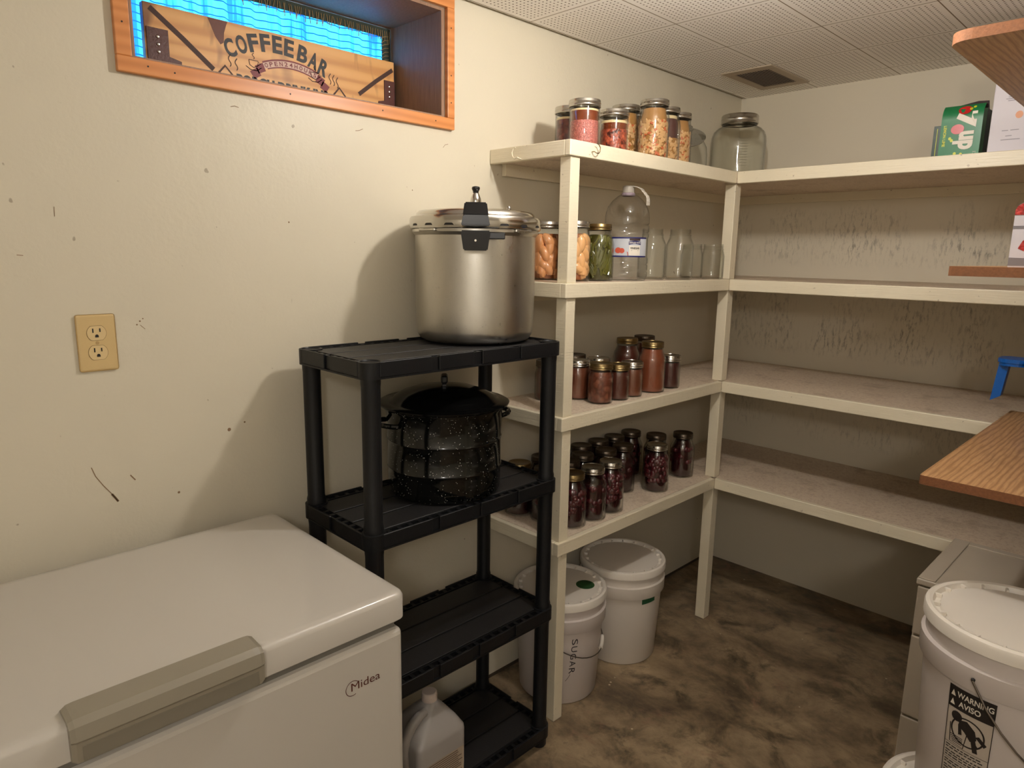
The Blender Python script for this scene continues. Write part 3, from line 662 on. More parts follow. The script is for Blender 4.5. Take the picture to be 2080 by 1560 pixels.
# vinegar jug
t=thing('vinegar_jug','clear plastic vinegar jug with blue-edged tomato label on the second shelf','jug',(.221,-1.096,Z2))
R=.070
pf=[(0,.004),(R*.75,.003),(R*.9,0),(R*.97,.008),(R,.018),(R,.026),(R*.96,.030),(R,.034),(R,.048),(R*.96,.052),(R,.056),(R,.070),(R*.97,.074),(R*.97,.134),(R,.138),(R,.146),(R*.96,.150),(R,.154),(R,.170),(R*.955,.174),(R,.178),(R,.196),(R*.97,.212),(R*.88,.230),(R*.70,.248),(R*.48,.261),(.021,.268),(.018,.271),(.018,.276)]
MB().lathe(pf,seg=40).build('bottle',PETB,t)
MB().lathe([(0,.272),(.018,.272),(.0185,.276),(.0185,.290),(.016,.293),(0,.293)],seg=28).build('cap',mat('clear_white_cap',(170,162,150),.35),t)
MB().lathe([(.0195,.262),(.0215,.264),(.0215,.270),(.0195,.272)],seg=28).build('cap_ring',mat('mauve_ring',(150,132,140),.35),t)
a_c=math.atan2(CAMLOC.y+1.096,CAMLOC.x-.221)
cm=cylmap((0,0,0),R*.97,a_c,.0006)
hp=[]
for q in range(9):
    s_=q/8; hp.append((.020+.048*math.sin(s_*1.75),.290-.058*s_**1.6))
m=MB(); an=a_c+1.12
for (r1,z1),(r2,z2) in zip(hp,hp[1:]):
    for sgn in (1,):
        u=Vector((math.cos(an),math.sin(an),0)); v_=Vector((-math.sin(an),math.cos(an),0))*.010
        m.quad([u*r1+v_+Vector((0,0,z1)),u*r1-v_+Vector((0,0,z1)),u*r2-v_+Vector((0,0,z2)),u*r2+v_+Vector((0,0,z2))])
ob=m.build('handle_strap',mat('white_strap',(206,198,184),.4),t); sd=ob.modifiers.new('s','SOLIDIFY'); sd.thickness=.002
lb_=MB().grid(lambda u,v:cm(-.075+.15*u,.074+.060*v,0),24,1).build('label',mat('label_grey',(188,190,196),.5),t)
m=MB(); m.grid(lambda u,v:cm(-.075+.15*u,.0735+.0045*v,.0004),24,1); m.grid(lambda u,v:cm(-.075+.15*u,.1300+.0045*v,.0004),24,1)
m.grid(lambda u,v:cm(.008+.040*u,.111+.010*v+.003*math.sin(PI*u),.0005),10,1); m.build('label_bands',mat('label_blue',(24,28,92),.5),lb_)
m=MB(); put_text(m,'DISTILLED WHITE',.028,.1175,h=.005,w=.036,fn=lambda u,v:cm(u,v,.0008),bold=.03); m.grid(lambda u,v:cm(.010+.036*u,.079+.030*v,.0004),10,1); m.build('label_plate',WHITEP,lb_)
m=MB(); put_text(m,'VINEGAR',.028,.101,h=.0062,w=.031,fn=lambda u,v:cm(u,v,.0009),bold=.03); m.stroke([(.016,.094),(.040,.094)],.0008,lambda u,v:cm(u,v,.0009)); m.build('label_text',INK,lb_)
m=MB(); m.grid(lambda u,v:cm(.010+.036*u,.124+.007*v,.0005),8,1); m.build('label_emblem',mat('emblem_brown',(60,44,40),.5),lb_)
m=MB()
for (u,v,ru,rv_) in [(-.024,.094,.010,.009),(-.012,.093,.008,.008)]:
    m.polys(([(u+ru*math.cos(2*PI*k/20),v+rv_*math.sin(2*PI*k/20)) for k in range(20)],[tuple(range(20))]),lambda a,b:cm(a,b,.0005))
m.polys(([(-.034,.078),(.008,.078),(.006,.090),(-.010,.088)],[(0,1,2,3)]),lambda a,b:cm(a,b,.0006)); m.build('label_tomatoes',mat('tomato_print',(196,84,60),.5,var=.2,scale=120),lb_)

# ------------------------------------------------------------------ items on the right wing, top shelf
t=thing('soda_carton','torn open green 7up twelve-can carton on the top right shelf','carton',(.895,-.49,Z1))
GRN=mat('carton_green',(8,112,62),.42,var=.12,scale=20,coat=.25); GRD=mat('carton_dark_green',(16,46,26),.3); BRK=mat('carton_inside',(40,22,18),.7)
HB=.150   # carton height
def face(u,v):   # curved front: vertical then rolling back at the top
    if v<.115: return (u,0.0,v)
    t_=(v-.115)/.045; a_=min(t_,1.2); return (u,.045*(1-math.cos(a_)),.115+.045*math.sin(a_))
m=MB(); m.grid(lambda a,b:face(.018+.105*a,b*.160),8,16); m.grid(lambda a,b:(.018,.12*a,b*.115),1,1); m.build('front_panel',GRN,t)
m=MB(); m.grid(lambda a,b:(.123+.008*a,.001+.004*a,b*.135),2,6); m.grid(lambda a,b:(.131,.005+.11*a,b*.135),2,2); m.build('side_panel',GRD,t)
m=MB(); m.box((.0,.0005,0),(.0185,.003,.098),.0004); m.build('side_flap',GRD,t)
m=MB(); m.box((.020,.040,0),(.128,.115,.140),.006); m.build('inner_carton',BRK,t)
m=MB(); m.prism([(.018,.118),(.024,.143),(.052,.154),(.100,.162),(.126,.160),(.130,.130),(.10,.140),(.05,.135)],.030,.034,lambda a,b,c_:(a,c_,b)); m.build('torn_edge',BRK,t)
F=lambda u,v,off=.0008:Vector(face(u,v))+Vector((0,-off,0))
m=MB()
v_,f_,tw,th=text('up',1,.05)
# letters run downward (text turned a quarter turn clockwise)
m.polys(([(.079+b*.052/th, .050-a*.052/tw) for a,b in v_],f_),lambda a,b:F(a,b,.0014))
v_,f_,tw,th=text('7',1,.06)
m.polys(([(.082+b*.052/th, .108-a*.046/tw) for a,b in v_],f_),lambda a,b:F(a,b,.0014))
put_text(m,'12',.112,.012,h=.008,fn=lambda a,b:F(a,b,.001),rot=-PI/2); m.build('carton_logo',WHITEP,t,label='white 7up lettering')
m=MB()
for cx_,cz_ in ((.075,.138),(.062,.083)):
    m.polys(([(cx_+.017*math.cos(2*PI*k/24),cz_+.014*math.sin(2*PI*k/24)) for k in range(24)],[tuple(range(24))]),lambda a,b:F(a,b,.0010))
m.build('red_spot',mat('logo_red',(190,30,30),.3),t)
m=MB(); put_text(m,'LEMON LIME',.030,.066,h=.008,w=.060,fn=lambda a,b:F(a,b,.001),rot=-PI/2,bold=.03); m.stroke([(.010,.012),(.010,.09)],.0015,lambda a,b:Vector((a,-.0012,b)))
for (a,b) in [(.045,.058),(.050,.052),(.062,.014),(.078,.011),(.070,.006),(.090,.140),(.098,.146)]:
    m.polys(([(a+.004*math.cos(2*PI*k/12),b+.0045*math.sin(2*PI*k/12)) for k in range(12)],[tuple(range(12))]),lambda p,q:F(p,q,.001))
m.build('yellow_text',mat('lemon_yellow',(200,206,44),.4),t)
t=thing('white_box','tall white printed cardboard box at the right end of the top shelf','box',(1.040,-.50,Z1))
MB().box((0,0,0),(.34,.24,.30),.002).build('box_body',mat('white_card',(206,200,206),.5),t)
m=MB(); fb=lambda u,v:Vector((u,-.0007,v))
for (u0,u1,z) in [(.03,.075,.215),(.035,.08,.160),(.035,.075,.155),(.03,.08,.150),(.035,.07,.145),(.03,.045,.065),(.05,.07,.065),(.04,.055,.05),(.03,.075,.04),(.10,.20,.21),(.10,.19,.20),(.10,.2,.1),(.1,.18,.08)]:
    m.stroke([(u0,z),(u1,z)],.0022,fb)
m.stroke([(.035,.188),(.070,.192)],.014,fb); m.build('box_print',mat('grey_print',(150,146,152),.5),t)
m=MB(); m.polys(([(.066+.009*math.cos(2*PI*k/16),.105+.010*math.sin(2*PI*k/16)) for k in range(16)],[tuple(range(16))]),fb); m.build('orange_mark',mat('orange_print',(214,150,110),.5),t)
m=MB(); m.grid(lambda a,b:(.16*a+.72,-.48+.14*b+.02*a,Z1+.0015+.020*math.sin(PI*(a*.8+.1))*(.5+.5*b)),14,6)
ob=tag(m.build('flattened_carton',mat('dark_red_card',(96,44,34),.6,var=.2)),'flat dark red-brown piece of cardboard lying left of the soda carton','cardboard'); sd=ob.modifiers.new('s','SOLIDIFY'); sd.thickness=.001

# ------------------------------------------------------------------ wall shelves on the right
def wshelf(label,x0,y0,y1,zt,rr,lower=True):
    t=thing('wall_shelf',label,'shelf',(x0,y0,zt),group='oak laminate wall shelves on the right')
    m=MB(); w_=RX-.001-x0; l_=y1-y0
    pts=[]
    for k in range(7):
        a=PI+ (PI/2)*k/6; pts.append((rr+rr*math.cos(a),rr+rr*math.sin(a)))
    pts+=[(w_,0),(w_,l_),(0,l_)]
    A_=[m.bm.verts.new((u,v,0)) for u,v in pts]; B_=[m.bm.verts.new((u,v,-.019)) for u,v in pts]
    f=m.bm.faces.new(A_); f.material_index=0; f=m.bm.faces.new(B_[::-1]); f.material_index=0
    n_=len(pts)
    for k in range(n_):
        f=m.bm.faces.new((A_[k],B_[k],B_[(k+1)%n_],A_[(k+1)%n_])); f.material_index=0 if k==n_-1 else 1; f.smooth=k<6
    m.build('board',[OAK,PART],t)
    for yb in (.10,l_-.08):
        MB().box((.125,yb-.003,-.0205),(w_-.006,yb+.003,-.034),.001).box((.125,yb-.007,-.0205),(w_-.006,yb+.007,-.0195)).build('bracket',mat('bracket_steel',(150,140,120),.4,1),t)
    return t
wshelf('lowest oak laminate wall shelf with woodgrain top, blue jug on it',1.182,-1.355,-.440,.9985,.006)
wshelf('middle oak laminate wall shelf seen edge-on, tomato packet on it',1.183,-1.350,-.440,1.4256,.006)
wshelf('top oak laminate wall shelf seen from below, rounded corner, near the ceiling',1.150,-1.420,-.440,1.843,.038)
for yy in (-1.255,-.52):
    tag(MB().box((RX-.006,yy-.010,.93),(RX-.0005,yy+.010,1.95),.0015).build('shelf_standard',mat('standard_steel',(168,160,140),.4,1)),'vertical slotted metal shelf standard on the right wall, %s one'%('nearer' if yy<-1 else 'farther'),'bracket rail')
# packet on the middle shelf
t=thing('tomato_packet','white packet with red tomato picture on the middle wall shelf','packet',(1.2705,-1.305,1.4256))
MB().prism([(0,0),(.115,0),(.115,.119),(.010,.119),(.003,.114),(0,.106)],0,.05,lambda a,b,c_:(a,c_,b)).build('packet_body',mat('packet_white',(190,184,188),.35),t)
m=MB(); fb=lambda u,v:Vector((u,-.0007,v)); m.polys(([(.0,.097),(.115,.097),(.115,.1185),(.010,.1185),(.003,.1135),(0,.106)],[tuple(range(6))]),fb)
m.polys(([(.012,.035),(.018,.049),(.030,.060),(.046,.065),(.115,.065),(.115,.032),(.022,.030)],[tuple(range(7))]),fb); m.build('fruit_picture',food('red_fruit_print',(150,30,30),(190,60,50),160),t)
m=MB(); m.polys(([(0,.072),(.115,.072),(.115,.077),(0,.077)],[(0,1,2,3)]),fb); m.polys(([(0,.003),(.115,.003),(.115,.014),(0,.018)],[(0,1,2,3)]),fb); m.build('grey_stripe',mat('stripe_grey',(112,106,108),.5),t)
# blue pitcher
t=thing('blue_pitcher','blue plastic pitcher with open strap handle on the lowest wall shelf','pitcher',(1.285,-.525,.9990))
MB().lathe([(0,.003),(.045,0),(.052,.003),(.056,.01),(.072,.155),(.082,.157),(.083,.163),(.079,.167),(.072,.165),(.068,.163),(.052,.012),(0,.010)],seg=40).build('body',BLUE,t)
h=MB(); h.prism(rrect(-.136,-.044,-.060,.044,.028),.155,.166); h.prism(rrect(-.133,-.041,-.063,.041,.026),.146,.155)
h.prism([(-.132,.150),(-.108,.150),(-.118,.055),(-.142,.039)],-.017,.017,lambda a,b,c_:(a,c_,b)); h.build('handle',BLUE,t)

# drawer tower
t=thing('drawer_tower','off-white plastic drawer tower under the right shelf, behind the stacked buckets','drawers',(1.118,-.965,0))
DW,DH=.38,.616
MB().box((0,.012,.02),(DW,.372,DH-.022),.004).build('cabinet_body',DRAW,t)
tp=MB().box((-.003,0,DH-.022),(DW+.003,.375,DH-.004),.004,3).build('top_panel',DRAW,t)
MB().box((.0,.003,DH-.005),(.040,.372,DH-.0005),.002).box((.04,.345,DH-.005),(DW,.372,DH-.0005),.002).box((DW-.04,.003,DH-.005),(DW,.345,DH-.0005),.002).build('top_rim',DRAW,tp)
for z0,z1 in ((.455,.590),(.215,.448),(.02,.208)):
    d_=MB().box((.002,.0,z0),(DW-.002,.014,z1),.003,2).build('drawer',DRAW,t)
    MB().box((.14,-.012,z1-.045),(.24,.0,z1-.030),.004).build('handle',DRAW,d_)

# ------------------------------------------------------------------ buckets
def make_bucket(label,loc,h,bodym,group,rz=0,rb=.130,rt=.150,lid=True,bail=None,lidr=.155):
    t=thing('plastic_bucket',label,'bucket',loc,rz,group)
    f=lambda z:rb+(rt-rb)*z/h
    p=[(0,.004),(rb-.010,.003),(rb-.004,0),(rb,.006),(f(h-.105),h-.105),(f(h-.1)+.007,h-.103),(f(h-.1)+.009,h-.100),(f(h-.07)+.008,h-.060),(f(h-.07)+.001,h-.057),(f(h)-.002,h-.012),(f(h)-.006,h-.012),(f(h)-.010,h-.07),(rb-.006,.012),(0,.012)]
    MB().lathe(p,seg=56).build('body',bodym,t)
    if lid:
        q=[(0,h-.0075),(lidr-.028,h-.0075),(lidr-.026,h-.012),(lidr-.018,h-.012),(lidr-.014,h-.002),(lidr-.008,h),(lidr-.002,h-.003),(lidr,h-.008),(lidr,h-.026),(lidr-.003,h-.028),(lidr-.004,h-.024),(lidr-.0045,h-.012)]
        l_=MB().lathe(q,seg=56).build('lid',BLID,t)
        m=MB()
        for k in range(20):
            a=2*PI*k/20; rr=Matrix.Rotation(a,3,'Z'); m.box((lidr-.027,-.0022,h-.012),(lidr-.013,.0022,h-.0035),.0006,1,rot=rr,piv=(0,0,0))
        m.build('rim_ribs',BLID,l_)
    if bail:
        a0,side=bail
        # ends pinned at a0 and a0+pi, wire hanging down along the wall on one side
        zt=h-.085; pts=[]; R_=f(h-.1)+.014
        drop=side
        for k in range(25):
            s_=k/24; ang=a0+PI*s_; zz=zt-drop*math.sin(PI*s_)**.75; rr=max(f(zz)+.006,R_-.010) if 0<k<24 else R_
            pts.append((rr*math.cos(ang),rr*math.sin(ang),zz))
        MB().tube(pts,.0016,6).build('bail_handle',WIRE,t)
    return t,f
GB='white five-gallon buckets'
Hb=.362
fc=(.170,-1.305); bc=(.182,-.975)
a1=math.atan2(CAMLOC.y-fc[1],CAMLOC.x-fc[0])
t1,f1=make_bucket('white bucket marked SUGAR with green sticker, behind the front shelf post',(fc[0],fc[1],.0005),Hb,BUCKG,GB,bail=(a1-.5,.120))
m=MB()
# handwritten letters run downward
cm=cylmap((0,0,0),f1(.17),a1,.0012)
y=.228
for ch,sl in zip('SUGAR',(0,.1,-.1,.05,0)):
    v_,f_,tw,th=text(ch,1,0); m.polys(([( .052+b*.020/th+sl*.004-(.228-y)*.05, y-a*.020/tw) for a,b in v_],f_),lambda a,b:cm(a,b,(f1(b)-f1(.17)))); y-=.026
m.stroke([(.042,.112),(.034,.098),(.026,.088)],.0014,lambda a,b:cm(a,b,(f1(b)-f1(.17)))); m.build('handwriting',mat('marker_ink',(44,38,44),.5),t1)
MB().lathe([(0,0),(.031,0),(.031,.0006),(0,.0006)],(.058,.060,Hb-.0074),28).build('round_sticker',GREENS,t1)
MB().lathe([(.022,.0),(.023,0),(.023,.0004),(.022,.0004)],(.058,.060,Hb-.0067),28).build('sticker_ring',mat('sticker_ring_dark',(16,30,18),.6),t1)
gz=lambda q:Hb-.085-.120*math.sin(PI*q)**.75
MB().tube([((f1(gz(q))+.0075)*math.cos(a1-.5+PI*q),(f1(gz(q))+.0075)*math.sin(a1-.5+PI*q),gz(q)) for q in (.56,.60,.64,.68)],.0065,10).build('bail_grip',BLID,t1,label='white plastic grip on the wire bail')
t2,f2=make_bucket('white bucket with green tape strip, at the back under the lowest shelf',(bc[0],bc[1],.0005),Hb,BUCK,GB,rz=0)
a2=math.atan2(CAMLOC.y-bc[1],CAMLOC.x-bc[0]); cm2=cylmap((0,0,0),f2(.24),a2,.0010)
MB().grid(lambda u,v:cm2(.078+.060*u,.236+.020*v+.002*u),10,1).build('tape_strip',GREENT,t2)
# stacked pair at the lower right
tb=(1.388,-1.395)
t3,f3=make_bucket('lower bucket of the stacked pair at lower right, mostly outside the frame',(tb[0]-.032,tb[1]-.018,.0005),Hb,BUCK,'stacked buckets at the lower right')
HB2=.415; a3=math.atan2(CAMLOC.y-tb[1],CAMLOC.x-tb[0])
t4,f4=make_bucket('upper bucket of the stacked pair with black WARNING AVISO label',(tb[0],tb[1],Hb+.001),HB2,BUCKG,'stacked buckets at the lower right',bail=(a3-.16-PI,.0))
bpy.data.objects.remove([c_ for c_ in t4.children if c_.name.startswith('bail')][0])
# bail wire: from an ear left of centre, sweeping down to the right
R4=f4(HB2-.085)+.010; pts=[]
for k in range(20):
    s_=k/19; ang=a3-.33+PI*s_; zz=HB2-.078-.19*math.sin(PI*s_)**.8; pts.append(((max(f4(zz)+.004,R4-.004*(k>0))+.003)*math.cos(ang),(max(f4(zz)+.004,R4-.004*(k>0))+.003)*math.sin(ang),zz))
MB().tube(pts,.0019,6).build('bail_handle',WIRE,t4)
MB().ell((R4*math.cos(a3-.33),R4*math.sin(a3-.33),HB2-.078),(.004,.004,.004),None,1).build('bail_pivot',DARK,t4)
ZL=HB2-.112   # label top
cm=cylmap((0,0,0),f4(.2),a3-.20,.0010); fl=lambda a,b,w=0:cm(a,b,(f4(b)-f4(.2))+w)
u0,u1=-.058,.018; lab=MB().grid(lambda u,v:fl(u0+(u1-u0)*u,ZL-.23+.23*v),12,2).build('warning_label',mat('label_bucket_white',(186,174,160),.45),t4)
m=MB(); m.grid(lambda u,v:fl(u0+(u1-u0)*u,ZL-.044+.044*v,.0005),12,1)
for (a,b) in ((u0,u0+.0012),(u1-.0012,u1)): m.grid(lambda u,v:fl(a+(b-a)*u,ZL-.23+.23*v,.0005),1,3)
for zz in (ZL-.118,ZL-.150,ZL-.19): m.stroke([(u0+(u1-u0)*q/8,zz) for q in range(9)],.0008,lambda a,b:fl(a,b,.0006))
uc=(u0+u1)/2; ring=[(uc+.027*math.cos(2*PI*k/36),ZL-.081+.027*math.sin(2*PI*k/36)) for k in range(37)]
m.stroke(ring,.0028,lambda a,b:fl(a,b,.0007)); m.stroke([(uc-.019,ZL-.062),(uc+.019,ZL-.100)],.0026,lambda a,b:fl(a,b,.0008))
def blob(pts): m.polys((pts,[tuple(range(len(pts)))]),lambda a,b:fl(a,b,.0006))
blob([(uc-.020+.0095*math.cos(2*PI*k/16),ZL-.058+.010*math.sin(2*PI*k/16)) for k in range(16)])           # child's head
blob([(uc-.014,ZL-.062),(uc-.002,ZL-.058),(uc+.012,ZL-.070),(uc+.016,ZL-.086),(uc+.006,ZL-.094),(uc-.004,ZL-.082),(uc-.016,ZL-.074)]) # torso
blob([(uc+.006,ZL-.088),(uc+.014,ZL-.086),(uc+.020,ZL-.112),(uc+.012,ZL-.113)])                            # leg
blob([(uc+.013,ZL-.080),(uc+.019,ZL-.076),(uc+.032,ZL-.088),(uc+.028,ZL-.094)])                            # foot
blob([(uc-.016,ZL-.072),(uc-.011,ZL-.070),(uc-.008,ZL-.090),(uc-.014,ZL-.092)])                            # arm
m.stroke([(uc-.030,ZL-.076),(uc-.028,ZL-.114),(uc-.004,ZL-.116),(uc+.0,ZL-.086)],.0016,lambda a,b:fl(a,b,.0007))
for i in range(5): m.stroke([(uc-.028+.001*i,ZL-.098-.0032*i),(uc-.006,ZL-.098-.0032*i)],.0014,lambda a,b:fl(a,b,.0007))
rnd=random.Random(2)
for zz in [ZL-.123,ZL-.128,ZL-.135,ZL-.140,ZL-.145,ZL-.155,ZL-.160,ZL-.167,ZL-.172,ZL-.178,ZL-.184]:
    x=u0+.004
    while x<u1-.012:
        ww=rnd.uniform(.004,.009); m.stroke([(x,zz),(x+ww,zz)],.0022,lambda a,b:fl(a,b,.0007)); x+=ww+.0018
m.build('label_print',INK,lab)
m=MB(); put_text(m,'WARNING',uc+.006,ZL-.0135,h=.0115,w=.058,fn=lambda a,b:fl(a,b,.0010),bold=.02); put_text(m,'AVISO',uc-.001,ZL-.031,h=.0115,w=.036,fn=lambda a,b:fl(a,b,.0010),bold=.02)
for zz in (ZL-.014,ZL-.032): m.polys(([(u0+.004,zz-.006),(u0+.0125,zz-.006),(u0+.008,zz+.006)],[(0,1,2)]),lambda a,b:fl(a,b,.0010))
m.build('label_title',WHITEP,lab)

# ------------------------------------------------------------------ black plastic rack
X0,X1,Y0,Y1=.060,.365,-2.160,-1.550
rk=thing('plastic_rack','black four-tier plastic shelving rack between freezer and wooden shelves','rack',(X0,Y0,0))
RW,RD=X1-X0,Y1-Y0
def tray(z,root):
    T=.037; m=MB()
    # rim: outer skirt with a lower lip
    def ring(Po,Pi,z0,z1):
        n_=len(Po)
        for k in range(n_):
            k2=(k+1)%n_
            vo=[m.bm.verts.new((Po[i][0],Po[i][1],zz)) for i in (k,k2) for zz in (z0,z1)]; vi=[m.bm.verts.new((Pi[i][0],Pi[i][1],zz)) for i in (k,k2) for zz in (z0,z1)]
            for q in ((vo[0],vo[2],vo[3],vo[1]),(vi[0],vi[1],vi[3],vi[2]),(vo[1],vo[3],vi[3],vi[1]),(vo[0],vi[0],vi[2],vo[2])): m.bm.faces.new(q)
    ring(rrect(.005,.005,RW-.005,RD-.005,.030),rrect(.009,.009,RW-.009,RD-.009,.027),z-T,z-.003)
    ring(rrect(0,0,RW,RD,.034),rrect(.006,.006,RW-.006,RD-.006,.030),z-T,z-T+.004)
    # raised outer blocks, with notches between them
    def blocks(n_,notches,mk):
        last=0
        for (a,b) in notches+[(1,1)]:
            mk(last,a); last=b
    nl=[(.25,.29),(.48,.53),(.72,.77)]; ns=[(.42,.53)]
    blocks(0,nl,lambda a,b:m.box((RW-.006,.034+(RD-.068)*a,z-T+.004),(RW,.034+(RD-.068)*b,z),.0012,1))
    blocks(0,nl,lambda a,b:m.box((0,.034+(RD-.068)*a,z-T+.004),(.006,.034+(RD-.068)*b,z),.0012,1))
    blocks(0,ns,lambda a,b:m.box((.034+(RW-.068)*a,0,z-T+.004),(.034+(RW-.068)*b,.006,z),.0012,1))
    blocks(0,ns,lambda a,b:m.box((.034+(RW-.068)*a,RD-.006,z-T+.004),(.034+(RW-.068)*b,RD,z),.0012,1))
    # inner rail around the planks, joined to the rim by short ribs with open slots between
    ring(rrect(.024,.024,RW-.024,RD-.024,.006),rrect(.027,.027,RW-.027,RD-.027,.004),z-.022,z-.003)
    k=.055
    while k<RD-.05:
        for xx in (.006,RW-.026): m.box((xx,k,z-.014),(xx+.020,k+.010,z-.004))
        k+=.029
    k=.055
    while k<RW-.05:
        for yy in (.006,RD-.026): m.box((k,yy,z-.014),(k+.010,yy+.020,z-.004))
        k+=.029
    tr_=m.build('tray',BLACKP,root)
    m=MB(); wd=(RW-.060)/3
    for i in range(3): m.box((.030+i*wd+.0035,.027,z-.010),(.030+(i+1)*wd-.0035,RD-.027,z-.0035),.0008,1)
    m.build('deck_planks',DECK,tr_)
    m=MB()
    for i in range(4):
        x=.030+i*wd
        m.box((x-.0035,.027,z-.010),(x+.0035,RD-.027,z-.008))
    m.build('deck_grooves',BLACKD,tr_)
    for cx_,cy2 in ((.027,.027),(RW-.027,.027),(.027,RD-.027),(RW-.027,RD-.027)):
        MB().lathe([(0,z-T),(.027,z-T),(.027,z-.001),(.024,z-.0002),(.0215,z-.0002),(.020,z-.003),(0,z-.003)],(cx_,cy2,0),28).build('corner_socket',BLACKP,tr_)
ZT=(1.210,.830,.447,.068)
for z in ZT: tray(z,rk)
for cx_,cy2 in ((.027,.027),(RW-.027,.027),(.027,RD-.027),(RW-.027,RD-.027)):
    for hi,lo in ((1.174,.829),(.794,.446),(.411,.067)):
        MB().lathe([(0,lo),(.0225,lo),(.0225,lo+.012),(.0205,lo+.02),(.0205,hi-.02),(.0215,hi-.01),(.0215,hi),(0,hi)],(cx_,cy2,0),24).build('post',BLACKP,rk)
    MB().lathe([(0,.0005),(.02,.0005),(.022,.004),(.022,.033),(0,.033)],(cx_,cy2,0),20).build('foot',BLACKP,rk)

# ------------------------------------------------------------------ pressure canner
cc=(.179,-1.700); ac=math.atan2(CAMLOC.y-cc[1],CAMLOC.x-cc[0])
t=thing('pressure_canner','large aluminium pressure canner with black handles on the black rack top','canner',(cc[0],cc[1],1.2105),ac)
R=.157
MB().lathe([(0,.004),(R*.80,.002),(R*.86,0),(R*.93,.006),(R*.975,.018),(R*.985,.030),(R*.99,.05),(R,.10),(R,.268),(R+.004,.272),(R+.007,.276),(R+.007,.283),(R+.002,.285),(R-.005,.283),(R-.005,.05),(R*.9,.010),(0,.010)],seg=96).build('pot_body',ALU,t)
ld=MB().lathe([(R+.004,.286),(R+.012,.284),(R+.014,.288),(R+.014,.308),(R+.011,.314),(R+.002,.316),(R-.002,.318),(R-.004,.324),(R-.010,.329),(R-.040,.333),(R-.090,.336),(0,.337)],seg=96).build('lid',ALU2,t)
m=MB()
for dg in (-62,-42,-22,24,44,66,120,160,200,240):
    a=math.radians(dg); cmn=cylmap((0,0,0),R+.014,a,.0003); m.grid(lambda u,v:cmn(-.013+.026*u,.290+.0055*v*(1-(2*u-1)**6)),10,1)
m.build('lid_slots',DARK,ld)
for dg in (-45,45,135,225): 
    a=math.radians(dg); rr=Matrix.Rotation(a,3,'Z'); MB().box((R-.002,-.030,.276),(R+.013,.030,.2835),.002,1,rot=rr,piv=(0,0,0)).build('locking_lug',ALU,t)
for sgn,nm in ((1,'near'),(-1,'far')):
    rr=Matrix.Rotation(0 if sgn==1 else PI,3,'Z')
    def tr3(p): return tuple(rr@Vector(p))
    m=MB()
    def wedge(m,x0,x1,zb,zt,wb,wt,xt0=None,xt1=None):
        xt0=x0 if xt0 is None else xt0; xt1=x1 if xt1 is None else xt1
        v=[(x0,-wb,zb),(x1,-wb,zb),(x1,wb,zb),(x0,wb,zb),(xt0,-wt,zt),(xt1,-wt,zt),(xt1,wt,zt),(xt0,wt,zt)]
        t_=bmesh.new(); V=[t_.verts.new(tr3(p)) for p in v]
        for q in ((3,2,1,0),(4,5,6,7),(0,1,5,4),(1,2,6,5),(2,3,7,6),(3,0,4,7)): t_.faces.new([V[i] for i in q])
        bmesh.ops.recalc_face_normals(t_,faces=t_.faces[:]); bmesh.ops.bevel(t_,geom=t_.edges[:],offset=.0025,segments=2,affect='EDGES'); m.join(t_)
    wedge(m,R+.010,R+.052,.288,.312,.034,.029); wedge(m,R-.030,R+.046,.311,.3415,.030,.026,R-.02,R+.038)
    m.build('lid_handle',BAKE,t)
    m=MB(); wedge(m,R-.003,R+.046,.2310,.277,.0285,.035,R-.003,R+.050)
    wedge(m,R+.012,R+.030,.262,.276,.069 if sgn==1 else .03,.069 if sgn==1 else .03) if sgn==-1 else m.box((R+.012,.02,.258),(R+.030,.070,.274),.002)
    h_=m.build('body_handle',BAKE,t)
    MB().cyl(tr3((R+.046,0,.254)),tr3((R+.0505,0,.254)),.0026,seg=12).build('screw',STEEL,h_)
m=MB().lathe([(0,.337),(.004,.337),(.004,.350),(0,.350)],seg=12); m.build('vent_pipe',STEEL,t)
rg=MB().lathe([(0,.3495),(.011,.3495),(.0135,.352),(.0140,.358),(.0125,.366),(.0092,.374),(.0075,.3775)],seg=28).build('regulator_weight',STEEL,t)
MB().lathe([(.0075,.377),(.0072,.381),(.0095,.386),(.0108,.389),(.0100,.393),(.006,.395),(0,.395)],seg=24).build('weight_knob',BAKE,rg)
MB().lathe([(0,.335),(.006,.335),(.006,.341),(.004,.345),(0,.346)],(0.02,.085,0),16).build('overpressure_plug',STEEL,t)

# ------------------------------------------------------------------ speckled enamel canning pot
pc=(.203,-1.825); ac=math.atan2(CAMLOC.y-pc[1],CAMLOC.x-pc[0])
t=thing('canning_pot','black speckled enamel canning pot with lid on the second tier','pot',(pc[0],pc[1],.8306),ac)
R=.150
MB().lathe([(0,.003),(R*.86,.002),(R*.94,0),(R*.97,.008),(R*.98,.05),(R*.98,.064),(R*.995,.068),(R*.98,.072),(R*.98,.136),(R*.995,.14),(R*.98,.144),(R,.21),(R+.006,.218),(R+.007,.222),(R+.002,.224),(R-.004,.22),(R-.004,.02),(0,.01)],seg=72).build('pot_body',ENAM,t)
MB().lathe([(R-.006,.216),(R+.006,.2245),(R+.017,.226),(R+.018,.230),(R+.012,.233),(R-.004,.233),(R-.014,.236),(R-.022,.244),(R-.040,.254),(R-.070,.264),(R-.110,.270),(0,.272)],seg=72).build('lid',ENAMB,t)
MB().box((-.028,-.006,.270),(.028,.006,.278),.002).box((-.024,-.009,.277),(.024,.009,.298),.006,3).build('lid_knob',BAKE,t)
